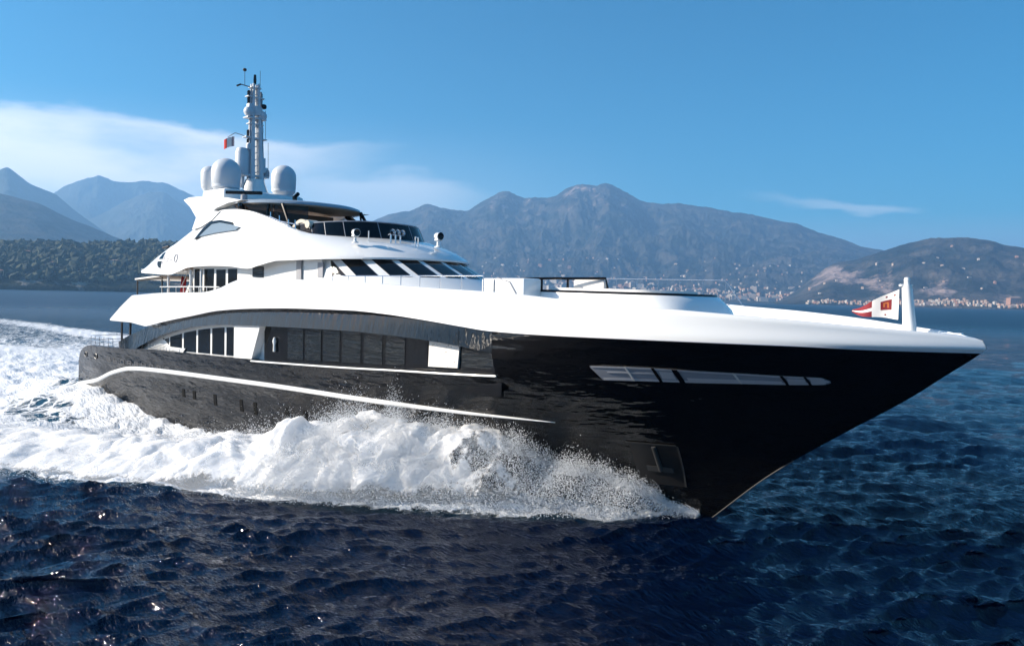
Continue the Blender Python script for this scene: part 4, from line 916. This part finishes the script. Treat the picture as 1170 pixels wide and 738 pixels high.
def ter_point(name, az_, t_):
    a, t, z, Ds, Dr = TER[name]; i = np.clip(np.searchsorted(a, az_), 1, len(a) - 1); j = np.clip(np.searchsorted(t, t_), 1, len(t) - 1)
    fa_ = (az_ - a[i-1])/(a[i] - a[i-1]); ft_ = (t_ - t[j-1])/(t[j] - t[j-1])
    zz = (z[i-1, j-1]*(1-fa_)*(1-ft_) + z[i, j-1]*fa_*(1-ft_) + z[i-1, j]*(1-fa_)*ft_ + z[i, j]*fa_*ft_)
    d_s = Ds[i, 0] if not np.isscalar(Ds) else Ds; d_r = Dr[i, 0] if not np.isscalar(Dr) else Dr
    d = d_s + (d_r - d_s)*t_; xy = CAM[:2] + d*dirv(np.array(az_)); return Vector((xy[0], xy[1], zz)), d
veg = (.010, .016, .014); veg2 = (.080, .070, .058)
TM = terrain_mat('mountain_scrub', veg, veg2, (.36, .27, .235), .40, .80, .006)
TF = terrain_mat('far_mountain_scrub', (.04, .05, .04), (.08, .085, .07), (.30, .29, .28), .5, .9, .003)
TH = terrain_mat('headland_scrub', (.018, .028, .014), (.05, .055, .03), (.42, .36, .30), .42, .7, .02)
left = [(-95, .0005), (-80, .045), (-65, .07), (-52, .085), (-45, .088)]
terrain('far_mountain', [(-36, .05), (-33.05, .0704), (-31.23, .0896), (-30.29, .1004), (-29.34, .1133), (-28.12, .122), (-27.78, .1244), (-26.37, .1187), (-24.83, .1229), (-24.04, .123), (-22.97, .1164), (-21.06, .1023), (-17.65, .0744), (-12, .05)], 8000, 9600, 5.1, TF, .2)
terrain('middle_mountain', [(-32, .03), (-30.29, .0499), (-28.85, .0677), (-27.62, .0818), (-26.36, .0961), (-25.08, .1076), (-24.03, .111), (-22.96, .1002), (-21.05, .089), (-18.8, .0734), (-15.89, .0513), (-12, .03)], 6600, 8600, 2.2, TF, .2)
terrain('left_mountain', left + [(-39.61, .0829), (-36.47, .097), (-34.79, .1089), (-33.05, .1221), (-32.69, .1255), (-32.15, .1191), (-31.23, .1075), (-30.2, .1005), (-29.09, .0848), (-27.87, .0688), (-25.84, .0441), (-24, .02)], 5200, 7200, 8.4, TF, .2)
terrain('left_slope', left + [(-39.61, .1084), (-35.64, .1002), (-33.05, .0963), (-31.23, .0896), (-29.33, .0749), (-27.36, .0615), (-25.84, .051), (-23.2, .0309), (-21.01, .0137)], 3300, 4700, 3.7, TM, .2)
terrain('headland', [(-95, .0005), (-80, .012), (-65, .022), (-52, .03), (-45, .033), (-38.08, .0351), (-35.64, .0374), (-33.05, .0417), (-31.69, .0439), (-30.29, .0461), (-28.35, .0479), (-25.84, .051), (-24.01, .0526), (-22.94, .0514), (-21.03, .0447), (-18.2, .0308), (-15.86, .0077)], 1500, 1950, 6.6, TH, .25, 3., .62, cliffs=((-25, -20, .0, .25, .75), (-34, -26, 0., .09, .5)), rockh=1.4)
terrain('massif', [(-17.61, .0027), (-15.29, .041), (-12.92, .064), (-10.81, .0837), (-9.28, .0978), (-7.43, .1056), (-6.19, .1151), (-5.24, .109), (-3.66, .1077), (-2.1, .1205), (-.84, .131), (.75, .125), (2.33, .1255), (3.89, .138), (4.83, .1437), (5.78, .1405), (6.52, .1439), (7.66, .1364), (9.53, .1223), (11.37, .1212), (13.2, .1157), (15.59, .108), (17.92, .1003), (19.35, .0959), (20.77, .0863), (22.43, .0758), (23.79, .0665), (25.12, .0604), (26.68, .0484), (28.71, .0289), (30.21, .0052)],
        4300, 7000, 1.3, TM, .34, 1.1, 1.2, cliffs=((2.2, 8.6, .62, .98, .26), (-3, 2, .75, .95, .25)), na_=760, nd=150)
terrain('coastal_hill', [(18.4, .0004), (19.6, .012), (20.9, .032), (22.1, .047), (23.6, .0535), (25.11, .0634), (26.64, .0711), (27.88, .0747), (29.58, .0752), (30.77, .0739), (31.94, .067), (32.85, .063), (35.47, .0551), (38.35, .0388), (45, .03), (52, .022), (62, .012), (75, .0005)], 3300, 4500, 9.7, TM, .42, 1.8, 1.0, cliffs=((20.6, 22.6, .50, .98, .7), (22.3, 24.2, .32, .80, .75), (24.0, 25.9, .10, .55, .7), (27.2, 29.4, .05, .40, .65), (31, 33.4, 0, .25, .5), (22, 31, 0., .06, .5)), na_=620, crest_n=.03)
# the unbroken low land behind the headland closes the left horizon
# wooded cover of the headland: countless tree crowns
def crowns(name, label, ter, n, a0, a1, t0, t1, r0, r1, material):
    ph = (1 + 5**.5)/2; ico = np.array([(-1, ph, 0), (1, ph, 0), (-1, -ph, 0), (1, -ph, 0), (0, -1, ph), (0, 1, ph), (0, -1, -ph), (0, 1, -ph), (ph, 0, -1), (ph, 0, 1), (-ph, 0, -1), (-ph, 0, 1)])/1.9
    icf = np.array([(0, 11, 5), (0, 5, 1), (0, 1, 7), (0, 7, 10), (0, 10, 11), (1, 5, 9), (5, 11, 4), (11, 10, 2), (10, 7, 6), (7, 1, 8), (3, 9, 4), (3, 4, 2), (3, 2, 6), (3, 6, 8), (3, 8, 9), (4, 9, 5), (2, 4, 11), (6, 2, 10), (8, 6, 7), (9, 8, 1)])
    Vs = []; rr = np.random.default_rng(3)
    for i in range(n):
        a_ = a0 + (a1 - a0)*rr.random(); t_ = t0 + (t1 - t0)*rr.random()**.8
        p, d = ter_point(ter, a_, t_)
        if fbm(np.array([[a_*1.1, t_*7, 0]]), 3)[0] < -.12: continue
        r_ = r0 + (r1 - r0)*rr.random()**2
        Vs.append(np.array(p) + ico*np.array([r_, r_, r_*(.7 + .6*rr.random())])*(1 + .35*rr.normal(size=(12, 1))) + [0, 0, r_*.55])
    V = np.concatenate(Vs); F = (icf[None] + 12*np.arange(len(Vs))[:, None, None]).reshape(-1, 3)
    o = rawmesh(name, V, F, material, smooth=False); tag(o, label, None, None, 'stuff')
LM = mat('evergreen_foliage', (.02, .032, .014), .95); g = NG(LM); p = g.n('ShaderNodeTexCoord').outputs['Object']; g.l(g.mixc(g.step(g.noise(.05, 5, .6, p), .35, .65), (.010, .019, .009), (.055, .064, .030)), g.b.inputs['Base Color'])
crowns('woodland', 'dark evergreen woodland covering the low headland', 'headland', 26000, -66, -17, .05, 1.04, 2.2, 8, LM)

# ---- buildings: each one its own object
HW = [mat('house_wall', c, .9) for c in ((.44, .35, .27), (.40, .26, .18), (.48, .43, .37), (.34, .19, .13), (.38, .31, .25))]
HR = [mat('roof_tile', c, .9) for c in ((.32, .14, .08), (.28, .18, .13), (.42, .38, .34))]
HG = mat('house_shutter', (.05, .06, .06), .7)
def house_mesh(w_, d_, h, style, wall, roof):
    mb = MB(); mb.box((0, 0, h/2 - 2), (w_, d_, h + 4))
    mb.cur = 1
    if style == 0:      # hipped tile roof
        e = .5; r_ = h + min(w_, d_)*.22; k_ = max(0, (w_ - d_)/2)
        B = [(-w_/2 - e, -d_/2 - e, h), (w_/2 + e, -d_/2 - e, h), (w_/2 + e, d_/2 + e, h), (-w_/2 - e, d_/2 + e, h), (-k_ - .01, 0, r_), (k_ + .01, 0, r_)]
        mb.add(B, [(0, 1, 5, 4), (2, 3, 4, 5), (1, 2, 5), (3, 0, 4), (3, 2, 1, 0)])
    else: mb.box((0, 0, h + .3), (w_ + .6, d_ + .6, .6)); mb.box((w_*.2, 0, h + 1.4), (w_*.3, d_*.4, 1.8))
    mb.cur = 2
    nfl = max(1, int(h/3.2)); ncol = max(2, int(w_/3.5))
    for fl_ in range(nfl):
        for c_ in range(ncol):
            for sg in (-1, 1): mb.box((-w_/2 + (c_ + .5)*w_/ncol, sg*(d_/2 + .02), 1.6 + fl_*3.1), (1.3, .12, 1.7))
    o = mb.build('house_shape', [wall, roof, HG], None, None); me = o.data; bpy.data.objects.remove(o); return me
variants = [('cream house with hipped tile roof', house_mesh(16, 11, 9, 0, HW[0], HR[0])), ('salmon house with hipped tile roof', house_mesh(13, 10, 12, 0, HW[1], HR[0])), ('pale flat-roofed apartment block', house_mesh(30, 13, 16, 1, HW[2], HR[2])), ('russet house with hipped tile roof', house_mesh(18, 12, 12, 0, HW[3], HR[1])), ('white villa with hipped tile roof', house_mesh(19, 12, 8, 0, HW[2], HR[1])), ('beige flat-roofed apartment block', house_mesh(24, 13, 20, 1, HW[4], HR[2]))]
hr_ = np.random.default_rng(12)
def put_house(ter, a_, t_, vi, where, group, k=1.):
    p, d = ter_point(ter, a_, t_); lab, me = variants[vi]
    o = bpy.data.objects.new('house' if vi not in (2, 5) else 'apartment_block', me); COL.objects.link(o)
    o.location = p - Vector((0, 0, 1)); dd = dirv(np.array(a_)); o.rotation_euler = (0, 0, math.atan2(dd[1], dd[0]) + math.pi/2 + hr_.normal()*.45); o.scale = (k, k, k*.9)
    tag(o, lab + ' ' + where, 'house' if vi not in (2, 5) else 'apartments', group)
for i in range(230):
    a_ = 2.0 + 21.5*hr_.random()**.9; lo_ = float(np.interp(a_, [2, 8, 14, 20], [.10, .08, .04, .014])); t_ = lo_ + .085*hr_.random()**1.6
    put_house('massif', a_, t_, int(hr_.choice(6, p=[.26, .18, .16, .16, .14, .10])), 'in the seaside town under the mountain', 'houses of the seaside town', 1.0 + .6*hr_.random())
for i in range(38):
    c_ = hr_.choice([1.5, 4, 7.5, 10, 13, 17]); a_ = c_ + hr_.normal()*1.5; t_ = .11 + .25*hr_.random()**1.4
    put_house('massif', float(np.clip(a_, -4, 21)), t_, int(hr_.choice([0, 1, 4, 4, 3])), 'on the lower mountain slope', 'houses on the mountain slope', .9 + .5*hr_.random())
for i in range(26):
    a_ = 27 + 7*hr_.random(); t_ = (.02 + .05*hr_.random()) if i < 16 else (.25 + .6*hr_.random())
    put_house('coastal_hill', a_, t_, int(hr_.choice([0, 2, 4, 4, 1])), 'on the hill behind the cliffs', 'houses on the coastal hill', .55 + .3*hr_.random())
# the far rest of the town, too many and too small to tell apart
mbt = MB(); mats_t = HW + HR
Vt = []; Mt = []
for i in range(1300):
    kk = hr_.random()
    if kk < .62: a_ = 1 + 21.5*hr_.random(); t_ = float(np.interp(a_, [2, 8, 14, 20], [.09, .07, .03, .012])) + .10*hr_.random()**1.8; te_ = 'massif'
    elif kk < .78: a_ = -3 + 24*hr_.random(); t_ = .1 + .32*hr_.random()**1.5; te_ = 'massif'
    else: a_ = 20.5 + 13*hr_.random(); t_ = .015 + .04*hr_.random() if hr_.random() < .9 else .2 + .6*hr_.random(); te_ = 'coastal_hill'
    if kk > .93: continue
    if te_ == 'massif' and fbm(np.array([[a_*.8, t_*22, 3.]]), 2)[0] < -.08: continue
    p, d = ter_point(te_, a_, t_); w_ = 5 + 7*hr_.random(); h_ = 4 + 6*hr_.random(); an = hr_.random()*3; ca, sa = math.cos(an), math.sin(an)
    Vt.append([(p.x + (x*ca - y*sa)*w_, p.y + (x*sa + y*ca)*w_*.7, p.z + z*h_) for z in (-.4, 1) for x, y in ((-.5, -.5), (.5, -.5), (.5, .5), (-.5, .5))] + [(p.x, p.y, p.z + h_*1.28)]); Mt.append(int(hr_.integers(5)))
Vt = np.array(Vt); ft_ = [(0, 1, 5, 4), (1, 2, 6, 5), (2, 3, 7, 6), (3, 0, 4, 7)]; rt_ = [(4, 5, 8), (5, 6, 8), (6, 7, 8), (7, 4, 8)]
for i in range(len(Vt)):
    mbt.cur = Mt[i]; o0 = len(mbt.v); mbt.add(Vt[i], ft_); mbt.cur = 5 + Mt[i] % 3; mbt.f += [[o0 + q for q in f] for f in rt_]; mbt.m += [mbt.cur]*4
me = bpy.data.meshes.new('distant_buildings'); me.from_pydata(mbt.v, [], mbt.f); me.update()
for q in mats_t: me.materials.append(q)
me.polygons.foreach_set('material_index', mbt.m); o = bpy.data.objects.new('distant_buildings', me); COL.objects.link(o); tag(o, 'far scatter of small buildings along the bay and slopes', None, None, 'stuff')
put_house('coastal_hill', 32.45, .05, 3, 'standing tallest by the shore below the cliffs', None, 2.2)
for a_, t_, vi, w_, k_ in ((-28.6, .62, 4, 'among trees high on the headland', 1.), (-26.8, .36, 4, 'halfway up the wooded headland', .8), (-22.6, .5, 0, 'among trees near the headland tip', .8), (-31.6, .55, 1, 'in the trees at the left of the headland', .8), (-33.0, .12, 1, 'low by the headland shore', .8), (-30.2, .3, 0, 'above the pale shore rocks of the headland', .7)):
    put_house('headland', a_, t_, vi, w_, 'villas on the headland', k_)

# ------------------------------------------------------------------ haze
hz = MB().box((0, 6000, 647), (40000, 40000, 1308)).build('haze', mat('unused', (1, 1, 1)), None, None)
hm = bpy.data.materials.new('sea_haze'); hm.use_nodes = True; t_ = hm.node_tree; t_.nodes.clear()
out = t_.nodes.new('ShaderNodeOutputMaterial'); pv = t_.nodes.new('ShaderNodeVolumePrincipled'); t_.links.new(pv.outputs[0], out.inputs['Volume'])
pv.inputs['Color'].default_value = (.31, .61, 1, 1); pv.inputs['Density'].default_value = 1.2e-4; pv.inputs['Anisotropy'].default_value = .2
hz.data.materials.clear(); hz.data.materials.append(hm); tag(hz, kind='stuff')
for m_ in list(bpy.data.materials):
    if m_.users == 0: bpy.data.materials.remove(m_)
